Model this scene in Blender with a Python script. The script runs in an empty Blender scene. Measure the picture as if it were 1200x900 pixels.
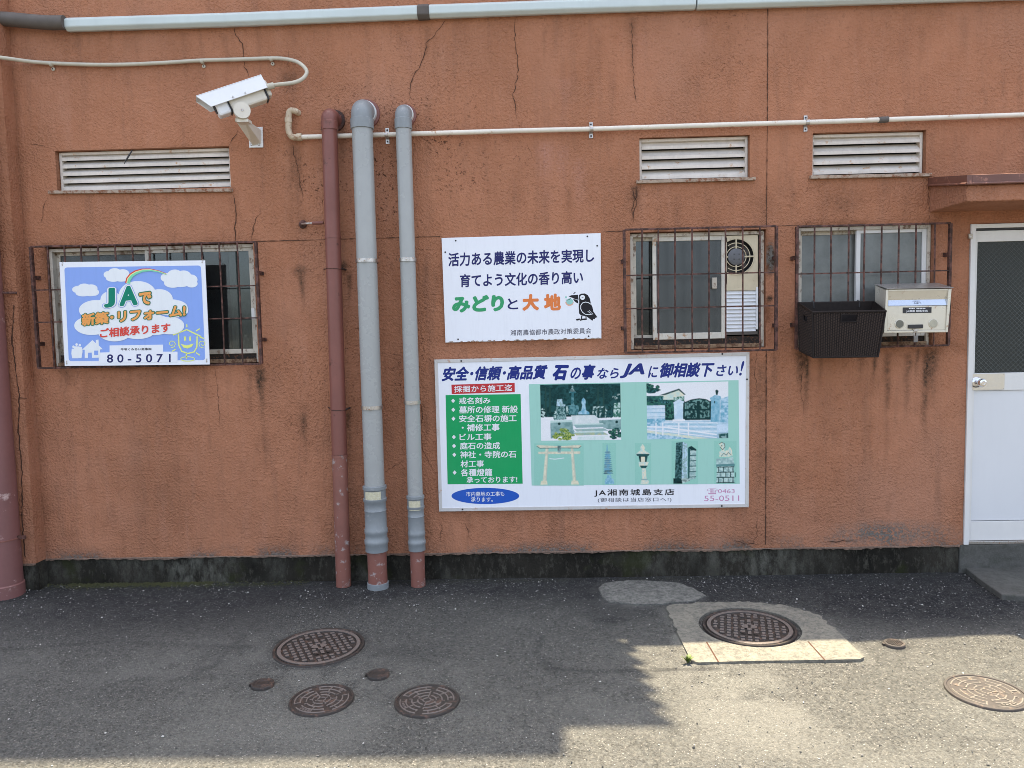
import bpy, bmesh, math, random
import numpy as np
from mathutils import Vector, Matrix
R = math.radians
random.seed(7)
scene = bpy.context.scene
COL = scene.collection

# ---------------------------------------------------------------- camera
FPX, CX, CY = 867.0, 600.0, 450.0            # focal length and centre of the 1200x900 photograph
YAW, PITCH, ROLL = R(-1.39447), R(4.20817), R(-1.26539)
DIST, EYE = 4.7, 1.6135
def _axes():
    fwd = np.array([math.sin(YAW)*math.cos(PITCH), math.cos(YAW)*math.cos(PITCH), -math.sin(PITCH)])
    right = np.array([math.cos(YAW), -math.sin(YAW), 0.0])
    up = np.cross(right, fwd)
    return (math.cos(ROLL)*right + math.sin(ROLL)*up, -math.sin(ROLL)*right + math.cos(ROLL)*up, fwd)
AX = _axes()
cam_data = bpy.data.cameras.new("camera")
cam = bpy.data.objects.new("camera", cam_data)
COL.objects.link(cam)
cam_data.sensor_width = 36.0
cam_data.lens = FPX/1200.0*36.0
cam_data.clip_start, cam_data.clip_end = 0.05, 3000
m = Matrix.Identity(4)
for i in range(3):
    m[i][0], m[i][1], m[i][2] = AX[0][i], AX[1][i], -AX[2][i]
m[0][3], m[1][3], m[2][3] = 0.0, -DIST, EYE
cam.matrix_world = m
scene.camera = cam

# ---------------------------------------------------------------- light
SUN_EL, SUN_AZ = R(76), R(1.0)               # the sun stands high behind the building
w = bpy.data.worlds.new("World"); scene.world = w
w.use_nodes = True
nt = w.node_tree
sky = nt.nodes.new("ShaderNodeTexSky")
sky.sky_type = 'NISHITA'; sky.sun_disc = False
sky.sun_elevation = SUN_EL; sky.sun_rotation = SUN_AZ
sky.air_density, sky.dust_density, sky.ozone_density = 0.8, 3.5, 1.1
bg = nt.nodes["Background"]
hsv = nt.nodes.new("ShaderNodeHueSaturation"); hsv.inputs["Saturation"].default_value = 0.62   # sky colour muted so shaded surfaces turn less blue
nt.links.new(sky.outputs[0], hsv.inputs["Color"]); nt.links.new(hsv.outputs[0], bg.inputs[0])
bg.inputs[1].default_value = 0.15
sd = bpy.data.lights.new("sun", 'SUN'); sun = bpy.data.objects.new("sun", sd); COL.objects.link(sun)
sd.energy, sd.angle, sd.color = 4.4, R(0.53), (1.0, 0.85, 0.62)
sdir = Vector((math.sin(SUN_AZ)*math.cos(SUN_EL), math.cos(SUN_AZ)*math.cos(SUN_EL), math.sin(SUN_EL)))
sun.rotation_euler = sdir.to_track_quat('Z', 'Y').to_euler()
sun.location = (0, 6, 14)
vs = scene.view_settings
vs.view_transform = 'Standard'; vs.look = 'None'; vs.gamma = 1.0; vs.use_curve_mapping = False
vs.exposure = 1.9
scene.cycles.use_denoising = True
scene.cycles.max_bounces = 6
scene.cycles.filter_width = 0.9

# ---------------------------------------------------------------- photo pixel -> place
def _ray(px, py):
    return (px-CX)/FPX*AX[0] - (py-CY)/FPX*AX[1] + AX[2]
def W(px, py, d=0.0):
    """point of the upright plane d metres in front of the wall"""
    r = _ray(px, py); t = (DIST-d)/r[1]
    return Vector((r[0]*t, -d, EYE+r[2]*t))
def G(px, py, z=0.0):
    """point of the level plane at height z"""
    r = _ray(px, py); t = (z-EYE)/r[2]
    return Vector((r[0]*t, -DIST+r[1]*t, z))
def rect(*pts):
    """upright wall rectangle nearest to four photo corners TL TR BR BL"""
    p = [W(*q) for q in pts]
    return ((p[0].x+p[3].x)/2, (p[1].x+p[2].x)/2, (p[2].z+p[3].z)/2, (p[0].z+p[1].z)/2)   # x0 x1 z0 z1

# ---------------------------------------------------------------- noise
def vnoise(X, Y, scale, seed=0, octaves=3):
    out = np.zeros_like(X, dtype=float); amp, tot = 1.0, 0.0
    for o in range(octaves):
        rng = np.random.RandomState(seed*31+o); T = rng.rand(256, 256)
        x, y = X*scale+17.3*o+500, Y*scale+9.1*o+500
        xi, yi = np.floor(x).astype(int), np.floor(y).astype(int)
        fx, fy = x-xi, y-yi; fx = fx*fx*(3-2*fx); fy = fy*fy*(3-2*fy)
        g = lambda a, b: T[a % 256, b % 256]
        v = (g(xi, yi)*(1-fx)+g(xi+1, yi)*fx)*(1-fy)+(g(xi, yi+1)*(1-fx)+g(xi+1, yi+1)*fx)*fy
        out += amp*v; tot += amp; amp *= 0.5; scale *= 2.1
    return out/tot

# ---------------------------------------------------------------- materials
def new_mat(name):
    mt = bpy.data.materials.new(name); mt.use_nodes = True
    t = mt.node_tree; b = t.nodes["Principled BSDF"]
    return mt, t, b
def N(t, kind, **kw):
    n = t.nodes.new(kind)
    for k, v in kw.items(): setattr(n, k, v)
    return n
def noise(t, vec, scale, detail=4, rough=0.6):
    n = N(t, "ShaderNodeTexNoise"); n.inputs["Scale"].default_value = scale
    n.inputs["Detail"].default_value = detail; n.inputs["Roughness"].default_value = rough
    t.links.new(vec, n.inputs["Vector"]); return n.outputs["Fac"]
def ramp(t, val, a, b, lo=0.0, hi=1.0):
    n = N(t, "ShaderNodeMapRange"); n.inputs[1].default_value = a; n.inputs[2].default_value = b
    n.inputs[3].default_value = lo; n.inputs[4].default_value = hi
    t.links.new(val, n.inputs[0]); return n.outputs[0]
def mix(t, fac, c1, c2, mode='MIX'):
    n = N(t, "ShaderNodeMix", data_type='RGBA', blend_type=mode)
    for i, c in ((0, fac), (6, c1), (7, c2)):
        if isinstance(c, (int, float)): n.inputs[i].default_value = c
        elif isinstance(c, (tuple, list)): n.inputs[i].default_value = (*c[:3], 1)
        else: t.links.new(c, n.inputs[i])
    return n.outputs[2]
def mth(t, op, a, b=0.0):
    n = N(t, "ShaderNodeMath", operation=op)
    for i, c in ((0, a), (1, b)):
        if isinstance(c, (int, float)): n.inputs[i].default_value = c
        else: t.links.new(c, n.inputs[i])
    return n.outputs[0]
def bump(t, b, h, strength, dist):
    n = N(t, "ShaderNodeBump"); n.inputs["Strength"].default_value = strength
    n.inputs["Distance"].default_value = dist
    t.links.new(h, n.inputs["Height"]); t.links.new(n.outputs[0], b.inputs["Normal"])
def objvec(t):
    return N(t, "ShaderNodeTexCoord").outputs["Object"]
_mc = {}
def paint(name, rgb, rough=0.5, metal=0.0, rust=0.0, dirt=0.25, scale=14, rustc=(.12, .045, .02), bmp=0.15, spec=0.5):
    """worn painted / metal / plastic surface"""
    if name in _mc: return _mc[name]
    mt, t, b = new_mat(name); v = objvec(t)
    n1 = noise(t, v, scale, 6, .65)
    c = mix(t, ramp(t, n1, .35, .75, 0, dirt), rgb, tuple(x*.45 for x in rgb))
    mp = N(t, "ShaderNodeMapping"); mp.inputs["Scale"].default_value = (9, 9, 1.2); t.links.new(v, mp.inputs[0])
    n3 = noise(t, mp.outputs[0], scale*.5, 5, .7)
    c = mix(t, ramp(t, n3, .5, .8, 0, dirt*.8), c, tuple(x*.55+.01 for x in rgb))
    rgh = ramp(t, n1, .2, .8, max(0.05, rough-.1), min(1, rough+.15))
    if rust > 0:
        n2 = noise(t, v, scale*2.2, 8, .7)
        f = ramp(t, n2, .62-rust*.3, .70-rust*.22, 0, 1)
        c = mix(t, f, c, mix(t, noise(t, v, scale*9, 3), rustc, tuple(x*2.6 for x in rustc)))
        m2 = mth(t, 'SUBTRACT', 1.0, f); t.links.new(mth(t, 'MULTIPLY', m2, metal), b.inputs["Metallic"])
    else:
        b.inputs["Metallic"].default_value = metal
    t.links.new(c, b.inputs["Base Color"]); t.links.new(rgh, b.inputs["Roughness"])
    b.inputs["Specular IOR Level"].default_value = spec
    if bmp: bump(t, b, noise(t, v, scale*6, 5), bmp, .002)
    _mc[name] = mt; return mt
def ink(name, rgb, rough=.45, fade=.12):
    """printed colour on a sign, a little faded and dirty"""
    if name in _mc: return _mc[name]
    mt, t, b = new_mat(name); v = objvec(t)
    c = mix(t, ramp(t, noise(t, v, 3.0, 5), .35, .75, 0, fade), rgb, tuple(min(1, x*.7+.12) for x in rgb))
    mp = N(t, "ShaderNodeMapping"); mp.inputs["Scale"].default_value = (14, 14, 1.5); t.links.new(v, mp.inputs[0])
    c = mix(t, ramp(t, noise(t, mp.outputs[0], 3, 6, .7), .5, .8, 0, .18), c, tuple(x*.62 for x in rgb))
    t.links.new(c, b.inputs["Base Color"]); b.inputs["Roughness"].default_value = rough
    b.inputs["Specular IOR Level"].default_value = .12
    _mc[name] = mt; return mt
def attr(t, name):
    a = N(t, "ShaderNodeAttribute", attribute_name=name, attribute_type='GEOMETRY')
    s = N(t, "ShaderNodeSeparateColor"); t.links.new(a.outputs["Color"], s.inputs[0])
    return s.outputs[0], s.outputs[1], s.outputs[2]

def make_wall_mat(name="stucco", k=1.0):
    mt, t, b = new_mat(name); v = objvec(t)
    big = noise(t, v, 1.1, 5, .6); mid = noise(t, v, 9, 6, .7); fine = noise(t, v, 70, 6, .65)
    c = mix(t, ramp(t, big, .35, .68), (.452*k, .204*k, .116*k), (.36*k, .16*k, .088*k))
    c = mix(t, ramp(t, mid, .4, .75, 0, .45), c, (.315*k, .124*k, .062*k))
    c = mix(t, ramp(t, fine, .45, .8, 0, .35), c, (.52*k, .26*k, .16*k))
    mpv = N(t, "ShaderNodeMapping"); mpv.inputs["Scale"].default_value = (5.5, 5.5, .55); t.links.new(v, mpv.inputs[0])
    run = noise(t, mpv.outputs[0], 1.6, 6, .7)
    c = mix(t, ramp(t, run, .52, .74, 0, .55), c, (.25*k, .125*k, .08*k))
    c = mix(t, ramp(t, run, .46, .28, 0, .35), c, (.47*k, .245*k, .165*k))
    c = mix(t, ramp(t, noise(t, v, .7, 3), .52, .68, 0, .4), c, (.43*k, .225*k, .15*k))
    g, p, pit = attr(t, "stain"); gray, rst, dmp = attr(t, "wear")
    vo = N(t, "ShaderNodeTexVoronoi"); vo.inputs["Scale"].default_value = 55; vo.inputs["Randomness"].default_value = 1
    wob = N(t, "ShaderNodeMix", data_type='VECTOR'); wob.inputs[0].default_value = .05
    nz = N(t, "ShaderNodeTexNoise"); nz.inputs["Scale"].default_value = 40; t.links.new(v, nz.inputs["Vector"])
    t.links.new(v, wob.inputs[4]); t.links.new(nz.outputs["Color"], wob.inputs[5])
    t.links.new(wob.outputs[1], vo.inputs["Vector"])
    sel = ramp(t, noise(t, v, 26, 3), .46, .56)
    pm = mth(t, 'MULTIPLY', mth(t, 'MULTIPLY', ramp(t, vo.outputs["Distance"], .42, .2), sel), pit)
    c = mix(t, mth(t, 'MULTIPLY', p, ramp(t, fine, .3, .6)), c, (.46*k, .235*k, .18*k))
    c = mix(t, mth(t, 'MULTIPLY', g, ramp(t, noise(t, v, 38, 6, .75), .25, .58)), c, (.045, .031, .021))
    c = mix(t, mth(t, 'MULTIPLY', rst, ramp(t, mid, .3, .6)), c, (.13, .05, .02))
    gm = mth(t, 'MULTIPLY', gray, ramp(t, noise(t, v, 45, 6, .75), .43, .52))
    c = mix(t, gm, c, mix(t, fine, (.09, .085, .075), (.24, .225, .2)))
    c = mix(t, mth(t, 'MULTIPLY', pm, .95), c, (.075, .032, .018))
    t.links.new(c, b.inputs["Base Color"]); b.inputs["Roughness"].default_value = .93
    b.inputs["Specular IOR Level"].default_value = .2
    lump = noise(t, v, 64, 3, .55)
    lump2 = noise(t, v, 120, 3, .6)
    h = mth(t, 'ADD', mth(t, 'MULTIPLY', ramp(t, lump, .42, .66), .9), mth(t, 'MULTIPLY', lump2, .35))
    h = mth(t, 'SUBTRACT', h, mth(t, 'MULTIPLY', pm, 1.0))
    h = mth(t, 'SUBTRACT', h, mth(t, 'MULTIPLY', gm, .5))
    msk = ramp(t, noise(t, v, 2.3, 4), .35, .65, .35, 1.0)
    bump(t, b, mth(t, 'MULTIPLY', h, msk), 1.0, .0062)
    return mt
M_WALL = make_wall_mat()
def make_ground_mat():
    mt, t, b = new_mat("asphalt"); v = objvec(t)
    dark, light, moss = attr(t, "stain")
    vo = N(t, "ShaderNodeTexVoronoi"); vo.inputs["Scale"].default_value = 105; t.links.new(v, vo.inputs["Vector"])
    sp = N(t, "ShaderNodeSeparateColor"); t.links.new(vo.outputs["Color"], sp.inputs[0])
    v2 = N(t, "ShaderNodeTexVoronoi"); v2.inputs["Scale"].default_value = 260; t.links.new(v, v2.inputs["Vector"])
    s2 = N(t, "ShaderNodeSeparateColor"); t.links.new(v2.outputs["Color"], s2.inputs[0])
    big = noise(t, v, 1.3, 6, .65); mid = noise(t, v, 11, 5, .7); fine = noise(t, v, 140, 4, .7)
    c = mix(t, ramp(t, big, .3, .7), (.106, .109, .101), (.068, .072, .069))
    c = mix(t, ramp(t, mid, .4, .75, 0, .6), c, (.062, .063, .06))
    c = mix(t, ramp(t, noise(t, v, 48, 5, .8), .46, .60, 0, .55), c, (.05, .05, .047))
    c = mix(t, ramp(t, noise(t, v, 33, 5, .8), .50, .62, 0, .5), c, (.15, .15, .138))
    c = mix(t, ramp(t, sp.outputs[0], 0, 1, 0, .8), c, mix(t, sp.outputs[1], (.026, .027, .026), (.155, .15, .132)))
    c = mix(t, ramp(t, s2.outputs[0], .55, .9, 0, .6), c, (.04, .038, .034))
    c = mix(t, ramp(t, noise(t, v, 75, 3, .6), .42, .35, 0, .85), c, (.026, .025, .023))
    c = mix(t, light, c, mix(t, fine, (.14, .14, .126), (.205, .204, .184)))
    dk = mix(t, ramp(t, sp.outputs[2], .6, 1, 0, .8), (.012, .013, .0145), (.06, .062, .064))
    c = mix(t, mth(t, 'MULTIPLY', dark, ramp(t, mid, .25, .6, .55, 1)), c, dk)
    c = mix(t, ramp(t, s2.outputs[2], .985, .99, 0, .6), c, (.38, .36, .33))
    c = mix(t, mth(t, 'MULTIPLY', moss, ramp(t, noise(t, v, 60, 5), .38, .55)), c, (.045, .05, .012))
    t.links.new(c, b.inputs["Base Color"]); b.inputs["Roughness"].default_value = .9
    b.inputs["Specular IOR Level"].default_value = .25
    h = mth(t, 'ADD', mth(t, 'MULTIPLY', ramp(t, vo.outputs["Distance"], .0, .6, 1, 0), .7), mth(t, 'MULTIPLY', mid, .8))
    h = mth(t, 'ADD', h, mth(t, 'MULTIPLY', fine, .5))
    bump(t, b, h, .9, .008)
    return mt
M_GROUND = make_ground_mat()
def make_concrete(name, a, bc, dirtc, amount=.6, sc=6):
    mt, t, b = new_mat(name); v = objvec(t)
    n = noise(t, v, sc, 7, .7); f = noise(t, v, 120, 5, .7)
    c = mix(t, ramp(t, n, .35, .68), a, bc)
    c = mix(t, ramp(t, noise(t, v, sc*4, 6, .75), .45, .7, 0, amount), c, dirtc)
    c = mix(t, ramp(t, f, .5, .8, 0, .5), c, tuple(x*1.7 for x in a))
    t.links.new(c, b.inputs["Base Color"]); b.inputs["Roughness"].default_value = .92
    bump(t, b, mth(t, 'ADD', n, mth(t, 'MULTIPLY', f, .6)), .7, .006)
    return mt
def make_plinth():
    mt, t, b = new_mat("mossy_concrete"); v = objvec(t)
    mp = N(t, "ShaderNodeMapping"); mp.inputs["Scale"].default_value = (1, 1, .45); t.links.new(v, mp.inputs[0]); u = mp.outputs[0]
    c = mix(t, ramp(t, noise(t, u, 4, 7, .7), .35, .65), (.036, .032, .025), (.012, .0115, .009))
    c = mix(t, mth(t, 'MULTIPLY', ramp(t, noise(t, v, 1.1, 3), .47, .6), ramp(t, noise(t, u, 16, 6, .75), .42, .6)), c, (.11, .108, .088))
    c = mix(t, ramp(t, noise(t, u, 40, 5, .75), .52, .66, 0, .8), c, (.075, .07, .055))
    c = mix(t, ramp(t, noise(t, v, 2.4, 4), .56, .64, 0, .6), c, (.03, .036, .012))
    t.links.new(c, b.inputs["Base Color"]); b.inputs["Roughness"].default_value = .95; b.inputs["Specular IOR Level"].default_value = .15
    bump(t, b, mth(t, 'ADD', noise(t, v, 14, 6, .7), mth(t, 'MULTIPLY', noise(t, v, 90, 4, .7), .5)), .9, .012)
    return mt
M_PLINTH = make_plinth()
M_LIP = make_concrete("lit_mortar_lip", (.24, .155, .11), (.15, .105, .08), (.06, .05, .042), .8, 14)  # mortar strip, its pale tone painted in for the light-catching wall edge
M_CONC = make_concrete("pale_concrete", (.2, .188, .152), (.125, .122, .105), (.06, .06, .053), .9, 11)
M_CONC2 = make_concrete("worn_concrete", (.19, .19, .17), (.085, .086, .078), (.035, .036, .035), .9, 13)
M_SLAB = make_concrete("damp_concrete", (.1, .098, .088), (.065, .065, .058), (.04, .045, .03), .6, 5)
def make_crack():
    mt, t, b = new_mat("crack_dark"); v = objvec(t)
    c = mix(t, noise(t, v, 30), (.03, .016, .01), (.1, .042, .024))
    t.links.new(c, b.inputs["Base Color"]); b.inputs["Roughness"].default_value = 1
    return mt
M_CRACK = make_crack()
M_RUSTBAR = paint("rusty_brown_bar", (.165, .07, .053), .7, 0, .7, .6, 14, (.022, .009, .006))
M_PIPEBROWN = paint("brown_pipe_paint", (.215, .078, .06), .42, 0, .06, .3, 5, (.05, .018, .012))
M_STUBBROWN = paint("chipped_brown_paint", (.25, .1, .075), .5, 0, .17, .35, 9, (.22, .2, .19))
M_GRAYPIPE = paint("gray_pvc", (.36, .375, .365), .24, 0, 0, .2, 3)
M_GRAYFIT = paint("gray_pvc_fitting", (.25, .275, .285), .35, 0, .1, .35, 9, (.17, .175, .18))
M_STEEL = paint("band_steel", (.55, .53, .5), .3, .9, .25, .3, 40, (.16, .08, .04))
M_WHITEPIPE = paint("cream_conduit", (.78, .73, .63), .4, 0, .1, .25, 7, (.25, .15, .08))
M_OLDELBOW = paint("yellowed_elbow", (.6, .5, .36), .45, 0, .3, .4, 12, (.16, .08, .04))
M_FLEX = paint("flex_conduit", (.55, .52, .42), .45, 0, 0, .3, 9)
M_DUCT = paint("pale_duct", (.56, .64, .63), .35, 0, 0, .2, 3)
M_DUCTGRAY = paint("gray_wrap", (.115, .1, .088), .7, 0, 0, .4, 9)
M_CREAMALU = paint("cream_alu", (.6, .55, .46), .45, 0, .27, .6, 9, (.1, .06, .035))
M_LOUVRE = paint("cream_louvre", (.76, .7, .62), .5, 0, .06, .45, 7, (.3, .17, .08))
M_RUSTSILL = paint("rusted_sill", (.42, .33, .25), .7, 0, .5, .6, 16, (.11, .045, .02))
M_SILLDIRT = paint("sill_dirt", (.03, .024, .02), .95, 0, .3, .6, 30, (.09, .04, .02))
M_SILLRUST = paint("sill_rust", (.3, .2, .12), .8, 0, .55, .8, 20, (.06, .028, .014))
M_WHITEALU = paint("white_alu", (.72, .72, .7), .38, 0, 0, .12, 4)
M_DOOR = paint("door_white", (.68, .7, .72), .35, 0, 0, .08, 2, bmp=.03)
M_CHROME = paint("chrome", (.75, .75, .76), .12, 1.0, 0, .1, 20, bmp=0)
M_BRUSHED = paint("brushed_plate", (.68, .64, .56), .35, .85, 0, .15, 20)
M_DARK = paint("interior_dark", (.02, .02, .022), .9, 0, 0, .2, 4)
M_BLACK = paint("black_plastic", (.025, .025, .028), .5, 0, 0, .2, 30)
M_CAMWHITE = paint("camera_white", (.8, .82, .84), .35, 0, 0, .08, 10, bmp=.03)
M_CAMCREAM = paint("camera_cream", (.72, .68, .58), .4, 0, 0, .2, 10, bmp=.03)
M_FLASH = paint("brown_flashing", (.16, .066, .046), .4, 0, .2, .4, 9, (.2, .09, .06))
M_IRON = paint("cast_iron", (.04, .034, .03), .5, .25, .3, .35, 12, (.05, .03, .022))
M_IRONHI = paint("worn_iron", (.18, .155, .14), .45, .3, .15, .35, 20, (.07, .045, .035))
M_IRONRUST = paint("brown_iron", (.052, .045, .04), .55, .1, .25, .3, 12, (.06, .045, .035))
M_IRONRUSTHI = paint("brown_iron_worn", (.15, .135, .112), .6, .0, .1, .3, 20, (.2, .13, .08))
M_MASTIC = paint("dark_putty", (.035, .033, .032), .9, 0, 0, .5, 20)

# ---------------------------------------------------------------- mesh builder
class MB:
    def __init__(s): s.v, s.f, s.m, s.mats = [], [], [], []
    def mi(s, mat):
        if mat not in s.mats: s.mats.append(mat)
        return s.mats.index(mat)
    def add(s, verts, faces, mat):
        o = len(s.v); s.v += [tuple(p) for p in verts]; i = s.mi(mat)
        for f in faces: s.f.append(tuple(o+k for k in f)); s.m.append(i)
        return s
    def hexa(s, c, mat):
        """c: 8 corners, front TL TR BR BL then back TL TR BR BL"""
        return s.add(c, [(3, 2, 1, 0), (4, 5, 6, 7), (0, 1, 5, 4), (2, 3, 7, 6), (1, 2, 6, 5), (3, 0, 4, 7)], mat)
    def box(s, x0, x1, y0, y1, z0, z1, mat):
        x0, x1 = min(x0, x1), max(x0, x1); y0, y1 = min(y0, y1), max(y0, y1); z0, z1 = min(z0, z1), max(z0, z1)
        return s.hexa([(x0, y0, z1), (x1, y0, z1), (x1, y0, z0), (x0, y0, z0), (x0, y1, z1), (x1, y1, z1), (x1, y1, z0), (x0, y1, z0)], mat)
    def pxbox(s, q, d0, d1, mat):
        """q: four photo corners TL TR BR BL of the front face at distance d1 from the wall, back at d0"""
        fr = [W(x, y, d1) for x, y in q]
        return s.hexa(fr + [Vector((p.x, -d0, p.z)) for p in fr], mat)
    def poly(s, pts, mat):
        return s.add(pts, [tuple(range(len(pts)))], mat)
    def bar(s, a, b, wd, th, mat, up=(0, 0, 1)):
        a, b = Vector(a), Vector(b); d = (b-a).normalized(); u = Vector(up)
        sx = d.cross(u)
        if sx.length < .05: sx = d.cross(Vector((0, 1, 0)))
        sx.normalize(); sy = sx.cross(d).normalized()
        c = []
        for p in (a, b):
            for i, j in ((-1, 1), (1, 1), (1, -1), (-1, -1)): c.append(p+sx*i*wd/2+sy*j*th/2)
        return s.hexa(c, mat)
    def tube(s, pts, r, mat, seg=16, caps=True):
        pts = [Vector(p) for p in pts]; n = len(pts)
        rr = r if isinstance(r, (list, tuple)) else [r]*n
        tn = []
        for i in range(n):
            a = pts[max(0, i-1)]; b = pts[min(n-1, i+1)]; tn.append((b-a).normalized())
        ref = Vector((0, 1, 0)) if abs(tn[0].y) < .9 else Vector((1, 0, 0))
        u = tn[0].cross(ref).normalized(); vs_, fs = [], []
        for i in range(n):
            u = (u - tn[i]*u.dot(tn[i])).normalized(); w_ = tn[i].cross(u)
            for k in range(seg):
                a = 2*math.pi*k/seg; vs_.append(pts[i]+(u*math.cos(a)+w_*math.sin(a))*rr[i])
        for i in range(n-1):
            for k in range(seg):
                k2 = (k+1) % seg
                fs.append((i*seg+k, i*seg+k2, (i+1)*seg+k2, (i+1)*seg+k))
        if caps:
            fs.append(tuple(range(seg))[::-1]); fs.append(tuple((n-1)*seg+k for k in range(seg)))
        return s.add(vs_, fs, mat)
    def lathe(s, c, axis, prof, mat, seg=40, caps=True):
        """prof: list of (radius, height along axis)"""
        c = Vector(c); ax = Vector(axis).normalized()
        u = ax.orthogonal().normalized(); w_ = ax.cross(u); vs_, fs = [], []
        for r, h in prof:
            for k in range(seg):
                a = 2*math.pi*k/seg; vs_.append(c+ax*h+(u*math.cos(a)+w_*math.sin(a))*r)
        for i in range(len(prof)-1):
            for k in range(seg):
                k2 = (k+1) % seg; fs.append((i*seg+k, i*seg+k2, (i+1)*seg+k2, (i+1)*seg+k))
        if caps and prof[0][0] > 1e-6: fs.append(tuple(range(seg))[::-1])
        if caps and prof[-1][0] > 1e-6: fs.append(tuple((len(prof)-1)*seg+k for k in range(seg)))
        return s.add(vs_, fs, mat)
    def build(s, name, parent=None, smooth=False, bevel=0, fix=True):
        off = Vector((0, 0, 0)); q = parent
        while q is not None: off += q.location; q = q.parent
        me = bpy.data.meshes.new(name)
        me.from_pydata([tuple(Vector(p)-off) for p in s.v], [], s.f)
        for mt in s.mats: me.materials.append(mt)
        me.polygons.foreach_set("material_index", s.m)
        if fix:
            bm = bmesh.new(); bm.from_mesh(me); bmesh.ops.recalc_face_normals(bm, faces=bm.faces); bm.to_mesh(me); bm.free()
        if smooth:
            me.polygons.foreach_set("use_smooth", [True]*len(me.polygons))
            try: me.set_sharp_from_angle(angle=R(38))
            except Exception: pass
        me.update()
        o = bpy.data.objects.new(name, me); COL.objects.link(o)
        if parent is not None: o.parent = parent
        if bevel:
            b = o.modifiers.new("bevel", 'BEVEL'); b.width = bevel; b.segments = 2; b.limit_method = 'ANGLE'; b.angle_limit = R(40)
        return o
def thing(name, label, cat, loc=(0, 0, 0), group=None):
    o = bpy.data.objects.new(name, None); COL.objects.link(o); o.location = loc; o.empty_display_size = .1
    o['label'] = label; o['category'] = cat
    if group: o['group'] = group
    return o
def tag(o, label, cat, group=None):
    o['label'] = label; o['category'] = cat
    if group: o['group'] = group
    return o
def structure(o, kind='structure'):
    o['kind'] = kind; return o
def set_attr(me, name, arr):
    a = me.color_attributes.new(name, 'FLOAT_COLOR', 'POINT')
    a.data.foreach_set("color", np.ascontiguousarray(arr, dtype=np.float32).ravel())

# ================================================================= GROUND
def dense(lo, hi, step, out):
    a = list(np.arange(lo, hi+1e-6, step))
    return np.array([-x for x in out[::-1]] + a + list(out)) if lo < 0 < hi else np.array(a)
gx = np.concatenate([[-600, -150, -40, -12, -6], np.arange(-4.2, 4.21, .0165), [6, 12, 40, 150, 600]])
gy = np.concatenate([[-600, -150, -40, -12, -6], np.arange(-4.0, .021, .0165), [3, 6, 12, 40, 150, 600]])
GX, GY = np.meshgrid(gx, gy)
def ell(X, Y, p, rx, ry, soft=.3, ang=0):
    dx, dy = X-p.x, Y-p.y
    c, s_ = math.cos(ang), math.sin(ang)
    q = np.sqrt(((dx*c+dy*s_)/rx)**2+((-dx*s_+dy*c)/ry)**2)
    return np.clip((1+soft-q)/(2*soft), 0, 1)
def inside(X, Y, pts):
    r = np.zeros(X.shape, bool); n = len(pts)
    for i in range(n):
        a, b = pts[i], pts[(i+1) % n]
        cnd = ((a.y > Y) != (b.y > Y)) & (X < (b.x-a.x)*(Y-a.y)/(b.y-a.y+1e-12)+a.x)
        r ^= cnd
    return r
near = (np.abs(GX) < 4.2) & (GY > -4.0) & (GY < .05)
nz = vnoise(GX, GY, 2.2, 3, 4); nf = vnoise(GX, GY, 14, 5, 3)
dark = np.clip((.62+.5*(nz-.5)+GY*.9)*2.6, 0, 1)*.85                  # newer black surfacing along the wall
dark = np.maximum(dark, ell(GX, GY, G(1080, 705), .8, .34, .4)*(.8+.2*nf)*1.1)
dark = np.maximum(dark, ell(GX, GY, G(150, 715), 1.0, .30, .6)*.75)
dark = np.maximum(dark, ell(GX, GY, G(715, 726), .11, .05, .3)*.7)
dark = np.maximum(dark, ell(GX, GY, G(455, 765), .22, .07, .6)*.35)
light = np.zeros_like(GX)
for p, a, b, s_ in ((G(250, 790), .9, .35, .5), (G(560, 770), .5, .25, .35), (G(420, 855), 1.0, .25, .4), (G(900, 830), 1.4, .5, .45), (G(600, 730), .3, .12, .35)):
    light = np.maximum(light, ell(GX, GY, p, a, b, .7)*s_)
light *= np.clip((nz-.3)*3, .1, 1)
def seam(arr, pts, wd, val):
    for a, b in zip(pts[:-1], pts[1:]):
        ab = b-a; L = ab.length_squared
        tt = np.clip(((GX-a.x)*ab.x+(GY-a.y)*ab.y)/L, 0, 1)
        ds = np.hypot(GX-a.x-tt*ab.x+(nf-.5)*.03, GY-a.y-tt*ab.y+(nz-.5)*.05)
        np.maximum(arr, np.clip(1.3-ds/wd, 0, 1)*val, out=arr)
seam(dark, [G(640, 784), G(700, 787), G(760, 785), G(840, 782)], .02, .6)
seam(dark, [G(636, 745), G(628, 765), G(650, 790)], .02, .5)
seam(dark, [G(200, 800), G(250, 780), G(330, 700)], .025, .35)
seam(dark, [G(0, 760), G(120, 752), G(300, 758)], .03, .3)
seam(dark, [G(1000, 870), G(1080, 862), G(1200, 868)], .012, .35)
moss = np.clip(1-np.abs(GY+.035)/.05, 0, 1)*np.clip((nz-.30)*2.5, 0, 1)*(((GX > -2.95) & (GX < -1.6))*1.0+.25)
light = np.where(near, light, .2); dark = np.where(near, dark, .1); moss = np.where(near, moss, 0)
for pts_ in ([(778, 711), (815, 707.5), (870, 706.5), (925, 711), (962, 722), (1015, 774.6)], [(811, 778.7), (778, 711)], [(700, 690), (711, 706), (745, 709), (775, 708.5), (815, 704.5), (826, 699), (812, 690), (795, 684), (740, 680.5), (708, 684), (700, 690)]):
    seam(light, [G(*q) for q in pts_], .045, .75)
light *= np.where(GY > -1.6, np.clip((nf-.25)*3, .15, 1), 1)
GZ = np.where(near, (nz-.5)*.006+(nf-.5)*.004, 0.0)-.003
flat = np.zeros_like(GX)
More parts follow.
